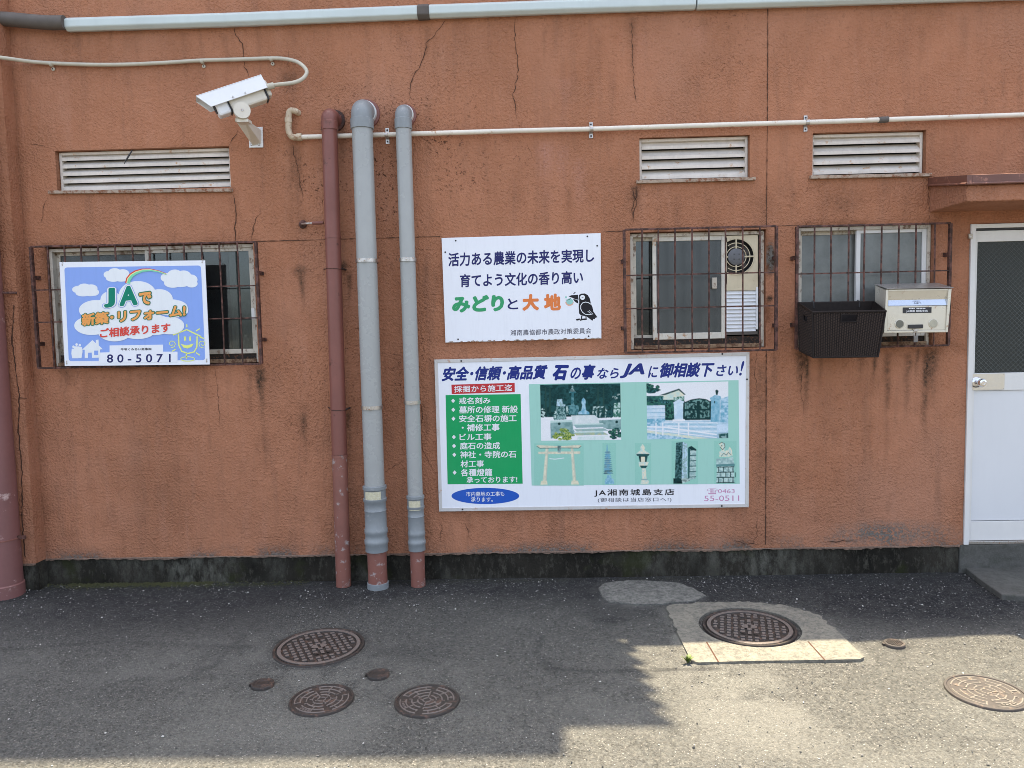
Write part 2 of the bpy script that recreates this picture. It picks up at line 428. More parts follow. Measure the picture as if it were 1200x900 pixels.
MH = dict(a=(374, 758, .232), b=(878, 736, .242), c=(377, 820.5, .141), d=(500.5, 821.5, .143), e=(1155.5, 811.5, .160),
          f=(308, 803, .052), g=(443.5, 791.5, .052), h=(1048, 755.5, .050))
for k, (x, y, r_) in MH.items():
    p = G(x, y); flat = np.maximum(flat, np.clip((r_+.06-np.hypot(GX-p.x, GY-p.y))/.04, 0, 1))
    rim = np.clip(1-np.abs(np.hypot(GX-p.x, GY-p.y)-r_-.012)/.022, 0, 1)
    dark = np.maximum(dark, rim*.55*(GY > -1.3))
GZ = GZ*(1-flat)-.003*flat
ny_, nx_ = GX.shape
verts = np.stack([GX, GY, GZ], -1).reshape(-1, 3)
idx = np.arange(nx_*ny_).reshape(ny_, nx_)
fq = np.stack([idx[:-1, :-1], idx[:-1, 1:], idx[1:, 1:], idx[1:, :-1]], -1).reshape(-1, 4)
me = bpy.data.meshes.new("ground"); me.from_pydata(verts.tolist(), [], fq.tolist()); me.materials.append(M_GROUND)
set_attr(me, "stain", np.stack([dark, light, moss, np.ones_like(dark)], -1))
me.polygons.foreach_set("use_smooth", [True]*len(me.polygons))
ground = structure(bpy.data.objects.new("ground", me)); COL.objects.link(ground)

def slab_poly(name, pts, z, mat, bot=-.02, nseg=6):
    mb = MB(); n = len(pts)
    mb.add([(p.x, p.y, z) for p in pts]+[(p.x, p.y, bot) for p in pts],
           [tuple(range(n))]+[(i, (i+1) % n, n+(i+1) % n, n+i) for i in range(n)], mat)
    return mb
# concrete collar round the right checker manhole: three cast pieces with open joints, round cut-out for the cover
def collar():
    c = G(878, 736); r = .262
    outer = [G(778, 711), G(815, 707.5), G(870, 706.5), G(925, 711), G(962, 722), G(1015, 774.6), G(948, 775.8), G(880, 776.8), G(811, 778.7)]
    mb = MB(); K = 96; z1, z0 = .010, -.01
    ring_i, ring_o = [], []
    for k in range(K):
        a = 2*math.pi*k/K; d = Vector((math.cos(a), math.sin(a), 0))
        best = None
        for i in range(len(outer)):
            p, q = outer[i], outer[(i+1) % len(outer)]
            e = q-p; den = d.x*e.y-d.y*e.x
            if abs(den) < 1e-9: continue
            t_ = ((p.x-c.x)*e.y-(p.y-c.y)*e.x)/den; u_ = ((p.x-c.x)*d.y-(p.y-c.y)*d.x)/den
            if t_ > 0 and -1e-6 <= u_ <= 1+1e-6 and (best is None or t_ < best): best = t_
        ro = max((best or r+.01)*(1+(random.uniform(-.05, .02) if d.y > -.1 else 0)), r+.004)
        ring_i.append((c.x+d.x*r, c.y+d.y*r)); ring_o.append((c.x+d.x*ro, c.y+d.y*ro))
    vs_ = [(x, y, z1) for x, y in ring_i]+[(x, y, z1) for x, y in ring_o]+[(x, y, z0) for x, y in ring_i]+[(x, y, z0) for x, y in ring_o]
    fs = []
    for k in range(K):
        k2 = (k+1) % K
        fs += [(k, k2, K+k2, K+k), (K+k, K+k2, 3*K+k2, 3*K+k), (k2, k, 2*K+k, 2*K+k2)]
    mb.add(vs_, fs, M_CONC)
    for a, b in ((G(828, 752.5, z1), G(842, 776, z1)), (G(947, 752, z1), G(967, 774, z1))):
        n_ = (b-a).cross(Vector((0, 0, 1))).normalized()*.0035
        up = Vector((0, 0, .0012))
        mb.add([a-n_+up, a+n_+up, b+n_+up, b-n_+up], [(0, 1, 2, 3)], M_CRACK)
    return mb
structure(collar().build("concrete_collar"))
pp = [G(x, y) for x, y in ((700, 690), (711, 706), (745, 709), (775, 708.5), (815, 704.5), (826, 699), (812, 690), (795, 684), (740, 680.5), (708, 684))]
cen = sum(pp, Vector())/len(pp); pp2 = []
for i, p in enumerate(pp):
    q = pp[(i+1) % len(pp)]
    for s_ in (0, .33, .66):
        pt = p.lerp(q, s_); pp2.append(cen+(pt-cen)*(1+random.uniform(-.03, .03)))
structure(slab_poly("concrete_patch", pp2, .006, M_CONC2).build("concrete_patch"))
structure(slab_poly("concrete_apron", [G(1123, 664), G(1150, 680, .03), G(1174, 696.5, .03), G(1200, 698, .03), G(1330, 700, .03), Vector((3.9, .02, 0)), Vector((G(1123, 664).x, .02, 0))], .03, M_SLAB).build("concrete_apron", bevel=.006))

# ================================================================= BUILDING
bld = thing("building", "brown stuccoed building with cracked wall, louvre vents, barred windows and white door", "building", (0, 0, 0))
OPEN = {
 'win_a': rect((55.5, 289.5), (297, 285), (302.5, 426), (60, 430)),
 'win_b': rect((738.7, 272.2), (897.3, 269), (898, 407.6), (739.3, 410)),
 'win_c': rect((935.4, 265), (1093.3, 262), (1093, 405), (936, 408)),
 'vent_a': rect((63.5, 176), (268.5, 172), (270.5, 220.5), (68, 223.5)),
 'vent_b': rect((749.3, 161.2), (878.7, 157.1), (878.7, 208.5), (749.6, 211.6)),
 'vent_c': rect((952.4, 155.5), (1085.3, 152.2), (1085, 202.8), (952.2, 206)),
 'door': rect((1136, 262), (1290, 259), (1290, 625), (1129, 628)),
}
PLZ = .178
OPEN['door'] = (OPEN['door'][0], OPEN['door'][1], PLZ, OPEN['door'][3])
XC = -3.205                                   # inner corner against the pilaster
def wall_mesh():
    x_lo, x_hi, z_lo, z_hi = XC, 4.4, PLZ, 3.74
    st = .0135
    xs = set(np.round(np.arange(x_lo, x_hi+.001, st), 5)); zs = set(np.round(np.arange(z_lo, z_hi+.001, st), 5))
    for (a, b, c, d) in OPEN.values():
        for s_, vals in ((xs, (a, b)), (zs, (c, d))):
            for v_ in vals:
                near_ = [q for q in s_ if abs(q-v_) < st*.6 and q not in (round(x_lo, 5), round(z_lo, 5))]
                for q in near_: s_.discard(q)
                s_.add(v_)
    xs = np.array(sorted(xs)); zs = np.array(sorted(zs))
    X, Z = np.meshgrid(xs, zs)
    y = -(vnoise(X, Z, 3, 11, 3)-.5)*.006-(vnoise(X, Z, 28, 12, 2)-.5)*.0035
    xc, zc = (xs[:-1]+xs[1:])/2, (zs[:-1]+zs[1:])/2
    XCg, ZCg = np.meshgrid(xc, zc); keep = np.ones(XCg.shape, bool)
    for (a, b, c, d) in OPEN.values():
        keep &= ~((XCg > a) & (XCg < b) & (ZCg > c) & (ZCg < d))
        ed = np.minimum(np.minimum(np.abs(X-a), np.abs(X-b))+np.where((Z < c-.02) | (Z > d+.02), 1, 0),
                        np.minimum(np.abs(Z-c), np.abs(Z-d))+np.where((X < a-.02) | (X > b+.02), 1, 0))
        y *= np.clip(ed/.03, 0, 1)
    idx = np.arange(X.size).reshape(X.shape)
    q = np.stack([idx[:-1, :-1], idx[:-1, 1:], idx[1:, 1:], idx[1:, :-1]], -1)[keep]
    V = np.stack([X, y, Z], -1).reshape(-1, 3)
    # ---- stains with a shape of their own
    grime = np.zeros_like(X); pale = np.zeros_like(X); pits = np.zeros_like(X); gray = np.zeros_like(X); rst = np.zeros_like(X)
    n1 = vnoise(X, Z, 6, 21, 4); n2 = vnoise(X, Z*.25, 26, 22, 4); n3 = vnoise(X, Z, 1.6, 23, 3)
    pits += .14+.2*np.clip((n3-.45)*4, 0, 1)
    def blob(arr, px, py, rx, ry, s_, soft=.7):
        p = W(px, py); qd = np.sqrt(((X-p.x)/rx)**2+((Z-p.z)/ry)**2)
        np.maximum(arr, np.clip((1+soft-qd)/(2*soft), 0, 1)*s_*np.clip((n1-.22)*2.4, 0, 1.2), out=arr)
    def drip(arr, px, py, ln, wd, s_, wob=.02):
        p = W(px, py); t_ = (p.z-Z)/ln
        cxs = p.x+(vnoise(X*0+px, Z, 6, 31, 2)-.5)*wob*2
        wv = wd*(1-.55*np.clip(t_, 0, 1))
        mk = np.exp(-((X-cxs)/wv)**2)*np.clip(t_*8+.3, 0, 1)*np.clip(1.25-t_*1.2, 0, 1)*(t_ > -.04)
        np.maximum(arr, mk*s_*np.clip((n1-.1)*2.6, 0, 1.25), out=arr)
    for b_ in ((430, 220, .55, .55, 1.0), (540, 180, .4, .35, .9), (470, 430, .5, .5, .8), (345, 200, .15, .5, .9), (500, 130, .4, .25, .7),
               (850, 60, .4, .3, .5), (940, 250, .3, .3, .6), (350, 450, .35, .5, .55), (860, 30, .3, .2, .5), (560, 500, .15, .5, .6)):
        blob(pits, *b_)
    for d_ in ((945, 408, .55, .022, .9), (938, 408, .35, .035, .8), (960, 412, .25, .02, .7), (1025, 408, .3, .016, .9), (1042, 408, .75, .025, .75),
               (1062, 408, .5, .03, .75), (1087, 407, .7, .03, .9), (1093, 407, .4, .04, .75), (1008, 410, .28, .03, .5), (1075, 407, .25, .02, .6),
               (890, 412, 1.0, .05, .55), (880, 412, .7, .03, .4), (905, 411, .5, .03, .35), (303, 428, .7, .025, .95), (306, 428, .4, .03, .8), (290, 430, .35, .02, .5),
               (742, 218, .22, .03, 1.0), (748, 214, .35, .02, .6), (338, 150, .9, .03, .5), (345, 160, .6, .04, .6), (352, 318, .3, .02, .8), (356, 480, .3, .025, .7),
               (741, 20, .5, .03, .45), (500, 30, .25, .02, .35), (400, 130, .5, .03, .5), (462, 140, .4, .02, .4), (408, 318, .25, .015, .7), (408, 480, .3, .02, .6), (497, 470, .35, .02, .7), (497, 310, .2, .02, .5),
               (548, 602, .15, .02, .7), (600, 600, .1, .02, .4), (735, 412, .1, .06, .6), (78, 430, .15, .06, .4), (200, 430, .25, .15, .22), (640, 400, .1, .2, .25)):
        drip(grime, *d_)
    for k in range(60):
        drip(grime, random.uniform(0, 1200), random.uniform(5, 40) if k % 2 else random.uniform(212, 230), random.uniform(.15, .6), random.uniform(.01, .03), random.uniform(.08, .28))
    for b_ in ((352, 317, .04, .03, .9), (355, 478, .04, .03, .8), (354, 262, .04, .04, .9), (401, 312, .03, .03, .8), (895, 265, .03, .2, .4), (741, 235, .035, .07, .9),
               (902, 230, .15, .12, .25), (985, 235, .12, .06, .35), (230, 175, .25, .02, .4), (340, 95, .06, .05, .5)):
        blob(grime, *b_)
    for d_ in ((640, 165, .55, .06, .5), (655, 170, .4, .05, .4), (680, 185, .5, .05, .3), (660, 90, .3, .05, .25), (750, 40, .3, .06, .25), (480, 40, .3, .06, .2), (820, 30, .2, .08, .25)):
        drip(pale, *d_)
    base = np.clip(1-(Z-PLZ)/.11, 0, 1)
    blob(gray, 1040, 628, .34, .07, 1.1); blob(gray, 985, 632, .18, .05, 1.0); blob(gray, 930, 634, .15, .03, .7); blob(gray, 720, 640, .6, .02, .5); blob(gray, 460, 645, .5, .03, .5)
    np.maximum(gray, base**2*np.clip((n1-.36)*3.6, 0, 1), out=gray)
    np.maximum(grime, base**2*np.clip((n1-.4)*2, 0, .45), out=grime)
    np.maximum(grime, np.clip((n2-.6)*1.2, 0, .2)*np.clip((3.0-Z)/3, .2, 1), out=grime)
    np.maximum(grime, np.clip(1-np.abs(X-XC)/.06, 0, 1)*.3*np.clip((n1-.25)*3, 0, 1), out=grime)
    for k, wd in (('win_b', .05), ('win_a', .04), ('win_c', .05)):
        a, b, c, d = OPEN[k]
        eb = np.maximum(np.maximum(a-X, X-b), np.maximum(c-Z, Z-d))
        np.maximum(rst, np.clip(1-eb/wd, 0, 1)*np.clip((n1-.38)*3, 0, .8)*(eb > -.01), out=rst)
    blob(rst, 745, 412, .15, .04, .8); blob(rst, 1060, 409, .3, .04, .7)
    # cement patches beside the middle window
    P_, dd = W(902.5, 302), .0
    np.maximum(gray, np.clip(1.4-np.sqrt(((X-P_.x)/.027)**2+((Z-P_.z)/.09)**2), 0, 1)*1.2, out=gray)
    for (px_, py_, rx_, rz_) in ((903.5, 303, .026, .085), (902, 350, .02, .02)):
        P_ = W(px_, py_); np.maximum(grime, np.clip(2.2-1.6*np.sqrt(((X-P_.x)/rx_)**2+((Z-P_.z)/rz_)**2)+(n1-.5), 0, 1.5), out=grime)
    stain = np.stack([grime, pale, pits, np.ones_like(X)], -1).reshape(-1, 4)
    wear = np.stack([gray, rst, gray*0, np.ones_like(X)], -1).reshape(-1, 4)
    verts, faces, mats = V.tolist(), q.tolist(), [0]*len(q)
    def addq(p, mi):
        nonlocal verts
        o = len(verts); verts += [list(v_) for v_ in p]; faces.append(list(range(o, o+len(p)))); mats.append(mi)
    for k, (a, b, c, d) in OPEN.items():      # reveals
        dp = .11
        addq([(a, 0, c), (a, dp, c), (a, dp, d), (a, 0, d)], 0); addq([(b, 0, d), (b, dp, d), (b, dp, c), (b, 0, c)], 0)
        addq([(a, 0, d), (a, dp, d), (b, dp, d), (b, 0, d)], 0); addq([(b, 0, c), (b, dp, c), (a, dp, c), (a, 0, c)], 0)
    addq([(x_lo, 0, z_lo), (x_hi, 0, z_lo), (x_hi, .05, z_lo), (x_lo, .05, z_lo)], 0)
    # ---- cracks and movement joints
    def strip(pts, wd, d=.0032, jit=1.0, sub=.02):
        P = [W(x, y) for x, y in pts]; L = []
        for a, b in zip(P[:-1], P[1:]):
            n_ = max(1, int((b-a).length/sub))
            for i in range(n_): L.append(a.lerp(b, i/n_))
        L.append(P[-1]); n_ = len(L); vv = []
        for i, p in enumerate(L):
            tg = (L[min(n_-1, i+1)]-L[max(0, i-1)]).normalized(); nr = Vector((-tg.z, 0, tg.x))
            j = random.uniform(-1, 1)*.006*jit
            wl = wd*.8*random.uniform(.3, 1.2)*(1 if jit < .3 else min(1, .25+min(i, n_-1-i)*.3))
            vv.append((p+nr*(j+wl/2), p+nr*(j-wl/2)))
        for i in range(n_-1):
            a1, a2 = vv[i]; b1, b2 = vv[i+1]
            addq([(a1.x, -d, a1.z), (b1.x, -d, b1.z), (b2.x, -d, b2.z), (a2.x, -d, a2.z)], 1)
    c3 = lambda L: [(x/3, y/3) for x, y in L]
    c7 = lambda L: [(400+x/2.857, y/2.857) for x, y in L]
    s1 = lambda L: [(x/3.5294, 260+y/3.5294) for x, y in L]
    s2 = lambda L: [(340+x/2.8136, 400+y/2.8136) for x, y in L]
    s9 = lambda L: [(860+x/3.463, 400+y/3.463) for x, y in L]
    for L, wd in ((c3([(826, 98), (830, 125), (850, 155), (858, 200), (860, 235), (878, 272)]), .008),
                  (c3([(100, 508), (140, 512), (185, 522)]), .004), (c3([(175, 685), (152, 735), (147, 785)]), .004),
                  (c3([(820, 684), (829, 740), (827, 790), (827, 848)]), .008), (c3([(838, 460), (820, 490), (805, 517)]), .007),
                  (c3([(917, 730), (915, 750), (898, 770), (893, 810), (885, 848)]), .005), (c3([(1030, 495), (1035, 545), (1048, 600), (1066, 700)]), .005),
                  (c3([(1022, 160), (1012, 200), (1016, 240)]), .003),
                  (c7([(350, 68), (320, 108), (285, 145), (275, 185), (270, 212), (235, 270), (228, 338)]), .006),
                  (c7([(585, 55), (580, 130), (592, 200), (590, 260), (575, 315), (581, 350), (585, 402)]), .006),
                  (c7([(972, 70), (975, 130), (975, 200), (982, 300), (990, 350)]), .005), (c7([(622, 478), (632, 510), (645, 540)]), .004),
                  (c7([(990, 620), (985, 660), (975, 690), (975, 740)]), .006), (s1([(975, 0), (973, 40), (976, 78)]), .006), (s1([(1055, 0), (1045, 40), (1042, 75)]), .004),
                  (s1([(888, 603), (900, 680), (905, 760), (912, 840)]), .003), (s2([(578, 580), (580, 610), (588, 640), (600, 655)]), .005), (s2([(490, 590), (500, 610), (497, 660)]), .004),
                  (s2([(300, 440), (345, 410), (380, 392)]), .003), (s2([(430, 190), (437, 240), (432, 300), (440, 360), (480, 440)]), .004), (s2([(300, 40), (375, 50)]), .003),
                  (s9([(95, 700), (92, 740), (92, 790), (75, 822)]), .004), (s9([(0, 805), (40, 818), (75, 822), (125, 820)]), .006), (s9([(370, 815), (440, 808), (500, 812)]), .008),
                  (s9([(95, 40), (85, 120), (95, 200)]), .004), (s9([(270, 50), (278, 120), (272, 200), (282, 300)]), .004),
                  ([(738, 218), (746, 236), (741, 262)], .006), ([(1081, 205), (1088, 212), (1089, 262)], .003),
                  ([(262, 292 - 30), (258, 340)], .001)):
        strip(L, wd)
    for L, wd in (([(299, 283), (360, 281.5), (516, 277.2)], .007), ([(705, 272), (734, 270.6)], .006), ([(909, 265), (936, 264)], .005),
                  ([(899.7, -40), (899.5, 60), (899, 140), (898.4, 216), (898, 265)], .0075), ([(897.7, 409), (897.5, 500), (897, 638)], .0095)):
        strip(L, wd, .0035, .12)
    me = bpy.data.meshes.new("wall"); me.from_pydata(verts, [], faces)
    me.materials.append(M_WALL); me.materials.append(M_CRACK)
    me.polygons.foreach_set("material_index", mats)
    me.polygons.foreach_set("use_smooth", [i < len(q) for i in range(len(faces))])
    ex = len(verts)-len(stain); pad = np.tile([0.15, 0, .1, 1], (ex, 1))
    set_attr(me, "stain", np.vstack([stain, pad])); set_attr(me, "wear", np.vstack([wear, np.tile([0, .25, 0, 1], (ex, 1))]))
    o = bpy.data.objects.new("wall", me); COL.objects.link(o); o.parent = bld
    return o
wall_mesh()

# pilaster at the left, with its own cracks
mb = MB(); PD = .10
def stucco_sheet(mb, p0, ux, uz, nx, nz_):
    vs_ = []; p0, ux, uz = Vector(p0), Vector(ux), Vector(uz)
    nrm = ux.cross(uz).normalized()
    for j in range(nz_+1):
        for i in range(nx+1):
            p = p0+ux*(i/nx)+uz*(j/nz_)
            e = 0 if i in (0, nx) else (random.random()-.5)*.003
            vs_.append(p+nrm*e)
    mb.add(vs_, [(j*(nx+1)+i, j*(nx+1)+i+1, (j+1)*(nx+1)+i+1, (j+1)*(nx+1)+i) for j in range(nz_) for i in range(nx)], M_WALL)
stucco_sheet(mb, (-4.6, -PD, PLZ), (4.6+XC, 0, 0), (0, 0, 3.6), 70, 180)
stucco_sheet(mb, (XC, -PD, PLZ), (0, PD+.04, 0), (0, 0, 3.6), 6, 180)
mb.add([(-4.6, -PD, PLZ), (XC, -PD, PLZ), (XC, .0, PLZ), (-4.6, .0, PLZ)], [(0, 1, 2, 3)], M_WALL)
def pstrip(pts, wd, dd=PD+.0025):
    L = []
    P = [W(x, y, dd) for x, y in pts]
    for a, b in zip(P[:-1], P[1:]):
        n_ = max(1, int((b-a).length/.02)); L += [a.lerp(b, i/n_) for i in range(n_)]
    L.append(P[-1]); vv = []
    for i, p in enumerate(L):
        tg = (L[min(len(L)-1, i+1)]-L[max(0, i-1)]).normalized(); nr = Vector((-tg.z, 0, tg.x)); j = random.uniform(-1, 1)*.004; wl = wd*random.uniform(.4, 1.1)
        vv.append((p+nr*(j+wl/2), p+nr*(j-wl/2)))
    for i in range(len(L)-1): mb.add([vv[i][0], vv[i+1][0], vv[i+1][1], vv[i][1]], [(0, 1, 2, 3)], M_CRACK)
d0 = lambda L: [(x/2.8125, 400+y/2.8125) for x, y in L]
pstrip(d0([(45, -120), (40, 0), (55, 120), (64, 188), (60, 290), (72, 420), (74, 600), (82, 712)]), .009)
pstrip(d0([(64, 188), (88, 187)]), .007)
pil = mb.build("pilaster", bld, smooth=True, fix=False)
for nm, dv in (("stain", (.06, 0, .12, 1)), ("wear", (0, 0, 0, 1))):
    set_attr(pil.data, nm, np.tile(dv, (len(pil.data.vertices), 1)))
# plinth
mb = MB()
def rough_face(mb, x0, x1, y, z0, z1, mat, n=140):
    vs_ = []
    for j in range(6):
        for i in range(n+1):
            z = z0+(z1-z0)*j/5
            vs_.append((x0+(x1-x0)*i/n, y-random.uniform(0, .006)*(0 < j), z))
    mb.add(vs_, [(j*(n+1)+i, j*(n+1)+i+1, (j+1)*(n+1)+i+1, (j+1)*(n+1)+i) for j in range(5) for i in range(n)], mat)
DX0, DX1 = OPEN['door'][0], OPEN['door'][1]
def lip(mb, x0, x1, y):
    n = int((x1-x0)/.02); vs_ = []
    for i in range(n+1):
        x = x0+(x1-x0)*i/n; h = .010+random.uniform(-.004, .006)+.004*math.sin(x*7); o = random.uniform(.002, .007)
        vs_ += [(x, y-.004, PLZ+.001), (x, y-.004-o, PLZ-.003), (x, y-.003-o, PLZ-h), (x, y+.012, PLZ-h-.003)]
    mb.add(vs_, [(i*4+k, i*4+4+k, i*4+5+k, i*4+1+k) for i in range(n) for k in range(3)], M_LIP)
lip(mb, XC, DX0-.02, .0); lip(mb, -4.6, XC, -PD)
rough_face(mb, XC, DX0-.02, .012, -.03, PLZ-.0025, M_PLINTH, 400)
rough_face(mb, DX1+.02, 4.4, .012, -.03, PLZ-.0025, M_PLINTH, 60)
rough_face(mb, -4.6, XC, -PD+.012, -.03, PLZ-.0025, M_PLINTH, 80)
mb.add([(XC, -PD+.01, -.03), (XC, .014, -.03), (XC, .014, PLZ-.003), (XC, -PD+.01, PLZ-.003)], [(0, 1, 2, 3)], M_PLINTH)
mb.build("plinth", bld, smooth=True, fix=False)
mb = MB(); mb.box(DX0-.018, DX1+.018, -.004, .14, -.03, PLZ+.003, M_SLAB)
mb.build("doorstep", bld, bevel=.008)

# ---- the storeys above the frame, which throw the shade
TAN = math.tan(SUN_EL)/math.cos(SUN_AZ)
def shade_z(px, py): return -G(px, py).y*TAN
mb = MB()
zr0, zr1 = shade_z(745, 757), shade_z(1200, 740)
xq = [.486, 1.6, 2.52, 4.4]; zq = [zr0, shade_z(1000, 752), zr1, zr1]
for i in range(3):                             # right: single storey with a sloping coping
    mb.hexa([(xq[i], -.002, zq[i]), (xq[i+1], -.002, zq[i+1]), (xq[i+1], -.002, 3.738), (xq[i], -.002, 3.738),
             (xq[i], .3, zq[i]), (xq[i+1], .3, zq[i+1]), (xq[i+1], .3, 3.738), (xq[i], .3, 3.738)], M_WALL)
z_mid, z_top = shade_z(740, 851), shade_z(300, 889)
mb.box(-4.6, .44, -.002, .035, 3.738, z_mid, M_WALL)
mb.box(-4.6, .145, -.002, .3, z_mid, z_top, M_WALL)
nq = 6; hq = (z_mid-3.9)/nq                    # unseen thin teeth added at the corner to cut the shadow's jagged edge
for k in range(nq):
    z0 = 3.9+k*hq
    wq = .03+.012*k
    mb.hexa([(.42, -.004, z0+hq), (.42+wq+.085, -.004, z0+hq), (.42+wq-.01, -.004, z0), (.42, -.004, z0), (.42, .03, z0+hq), (.42+wq+.085, .03, z0+hq), (.42+wq-.01, .03, z0), (.42, .03, z0)], M_WALL)
up_ = mb.build("upper_wall", bld)
for nm, dv in (("stain", (.06, 0, .12, 1)), ("wear", (0, 0, 0, 1))):
    set_attr(up_.data, nm, np.tile(dv, (len(up_.data.vertices), 1)))
mb = MB()
mb.hexa([(.49, .3, zr0-.1), (4.4, .3, zr1-.1), (4.4, .3, zr1-.25), (.49, .3, zr0-.25), (.49, 7, zr0-.1), (4.4, 7, zr1-.1), (4.4, 7, zr1-.25), (.49, 7, zr0-.25)], M_SLAB)
mb.box(-4.6, .44, .3, 7, z_mid-.2, z_mid-.05, M_SLAB)
mb.build("roof", bld)
mb = MB(); mb.box(-4.6, .5, 6.8, 7, 0, z_mid-.06, M_PLINTH); mb.box(.5, 4.4, 6.8, 7, 0, 3.6, M_PLINTH); mb.box(4.3, 4.4, .12, 6.8, 0, 3.6, M_PLINTH); mb.box(-4.6, -4.5, .3, 6.8, 0, z_mid-.06, M_PLINTH); mb.box(.34, .44, .3, 6.8, 3.6, z_mid-.21, M_PLINTH)
mb.build("rear_wall", bld)

# ---- canopy over the door
mb = MB(); CD = .39
A = W(1089, 249); xl = A.x; zb = A.z
zt_front = W(1133, 217, CD).z; zt_wall = W(1089, 214).z
mb.hexa([(xl, -CD, zt_front), (4.4, -CD, zt_front+.01), (4.4, -CD, zb), (xl, -CD, zb), (xl, .0, zt_wall), (4.4, .0, zt_wall+.01), (4.4, .0, zb), (xl, .0, zb)], M_WALL)
can = mb.build("canopy", bld, bevel=.008)
bm = bmesh.new(); bm.from_mesh(can.data)
bmesh.ops.subdivide_edges(bm, edges=bm.edges, cuts=6, use_grid_fill=True); bm.to_mesh(can.data); bm.free()
for nm, dv in (("stain", (.08, .12, .1, 1)), ("wear", (0, 0, 0, 1))):
    set_attr(can.data, nm, np.tile(dv, (len(can.data.vertices), 1)))
mb = MB(); ov = .02
zf1 = W(1133, 206, CD).z; zf0 = W(1133, 216, CD+.02).z
zw1 = W(1089, 208.5).z; zw0 = W(1089, 217.5).z
mb.hexa([(xl+.0215, -CD-ov, zf1), (4.4, -CD-ov, zf1+.012), (4.4, -CD-ov, zf0+.012), (xl+.0215, -CD-ov, zf0), (xl+.0215, -CD+.004, zf1+.006), (4.4, -CD+.004, zf1+.018), (4.4, -CD+.004, zf0+.012), (xl+.0215, -CD+.004, zf0)], M_FLASH)
mb.hexa([(xl-.012, -CD-ov, zf1), (xl+.02, -CD-ov, zf1), (xl+.02, -CD-ov, zf0+.004), (xl-.012, -CD-ov, zf0), (xl-.012, -.003, zw1), (xl+.02, -.003, zw1), (xl+.02, -.003, zw0), (xl-.012, -.003, zw0)], M_FLASH)
mb.tube([(xl-.016, -CD-ov-.004, zf0+.002), (xl-.016, -.01, zw0)], .007, M_FLASH, 8)
mb.tube([(xl-.016, -CD-ov-.004, zf0+.002), (4.4, -CD-ov-.004, zf0+.014)], .007, M_FLASH, 8)
mb.hexa([(xl+.02, -CD, zf1+.004), (4.4, -CD, zf1+.016), (4.4, -CD, zf1-.01), (xl+.02, -CD, zf1-.02), (xl+.02, -.003, zw1+.004), (4.4, -.003, zw1+.016), (4.4, -.003, zw1), (xl+.02, -.003, zw1-.02)], M_FLASH)
mb.build("flashing", can)

# ---- louvre vents
def vent(key, n, sill_px):
    a, b, c, d = OPEN[key]; rc = .035
    root = bpy.data.objects.new("louvre_vent", None); COL.objects.link(root); root.parent = bld
    fb = MB(); fw = .018
    fb.box(a+.003, a+fw, rc, rc+.05, c+.002, d-.003, M_LOUVRE); fb.box(b-fw, b-.003, rc, rc+.05, c+.002, d-.003, M_LOUVRE)
    fb.box(a+fw, b-fw, rc, rc+.05, d-.02, d-.003, M_LOUVRE)
    fb.box(a+.004, b-.004, rc+.09, rc+.1, c, d, M_DARK)
    fb.build("frame", root, bevel=.002)
    pitch = (d-.02-c)/n
    for k in range(n):
        z1 = d-.018-k*pitch; z0 = z1-pitch*.80
        sb = MB()
        y0, y1 = rc+.042, rc+.003
        x0, x1 = a+fw+.001, b-fw-.001
        # an inclined blade with a turned-down nose
        prof = [(y0, z1+.012), (y0, z1+.009), (y1+.002, z0+.017), (y1, z0), (y1-.003, z0), (y1-.003, z0+.019)]
        vs_ = [(x0, p[0], p[1]) for p in prof]+[(x1, p[0], p[1]) for p in prof]; K = len(prof)
        sb.add(vs_, [(i, (i+1) % K, K+(i+1) % K, K+i) for i in range(K)]+[tuple(range(K)), tuple(range(K, 2*K))[::-1]], M_LOUVRE)
        sb.build("slat", root)
    sb = MB(); p0, p1 = W(*sill_px[0]), W(*sill_px[1])
    sb.hexa([(p0.x, -.022, p0.z), (p1.x, -.022, p1.z), (p1.x, -.022, p1.z-.02), (p0.x, -.022, p0.z-.02), (p0.x, rc+.05, p0.z+.008), (p1.x, rc+.05, p1.z+.008), (p1.x, rc+.05, p1.z-.02), (p0.x, rc+.05, p0.z-.02)], M_RUSTSILL)
    sb.build("sill", root, bevel=.002)
    return root
v1 = vent('vent_a', 5, ((58.3, 224), (273, 221.5)))
vent('vent_b', 4, ((745.5, 211.8), (884.5, 208)))
vent('vent_c', 4, ((948.5, 206.4), (1090, 203.4)))
tb = MB(); tb.tube([W(155, 176, -.01), W(150, 184, .01), W(145.5, 192, .02)], [.004, .006, .002], M_BLACK, 6)
tag(tb.build("twig"), "short dark splinter sticking out of the wide louvre vent at left", "twig")

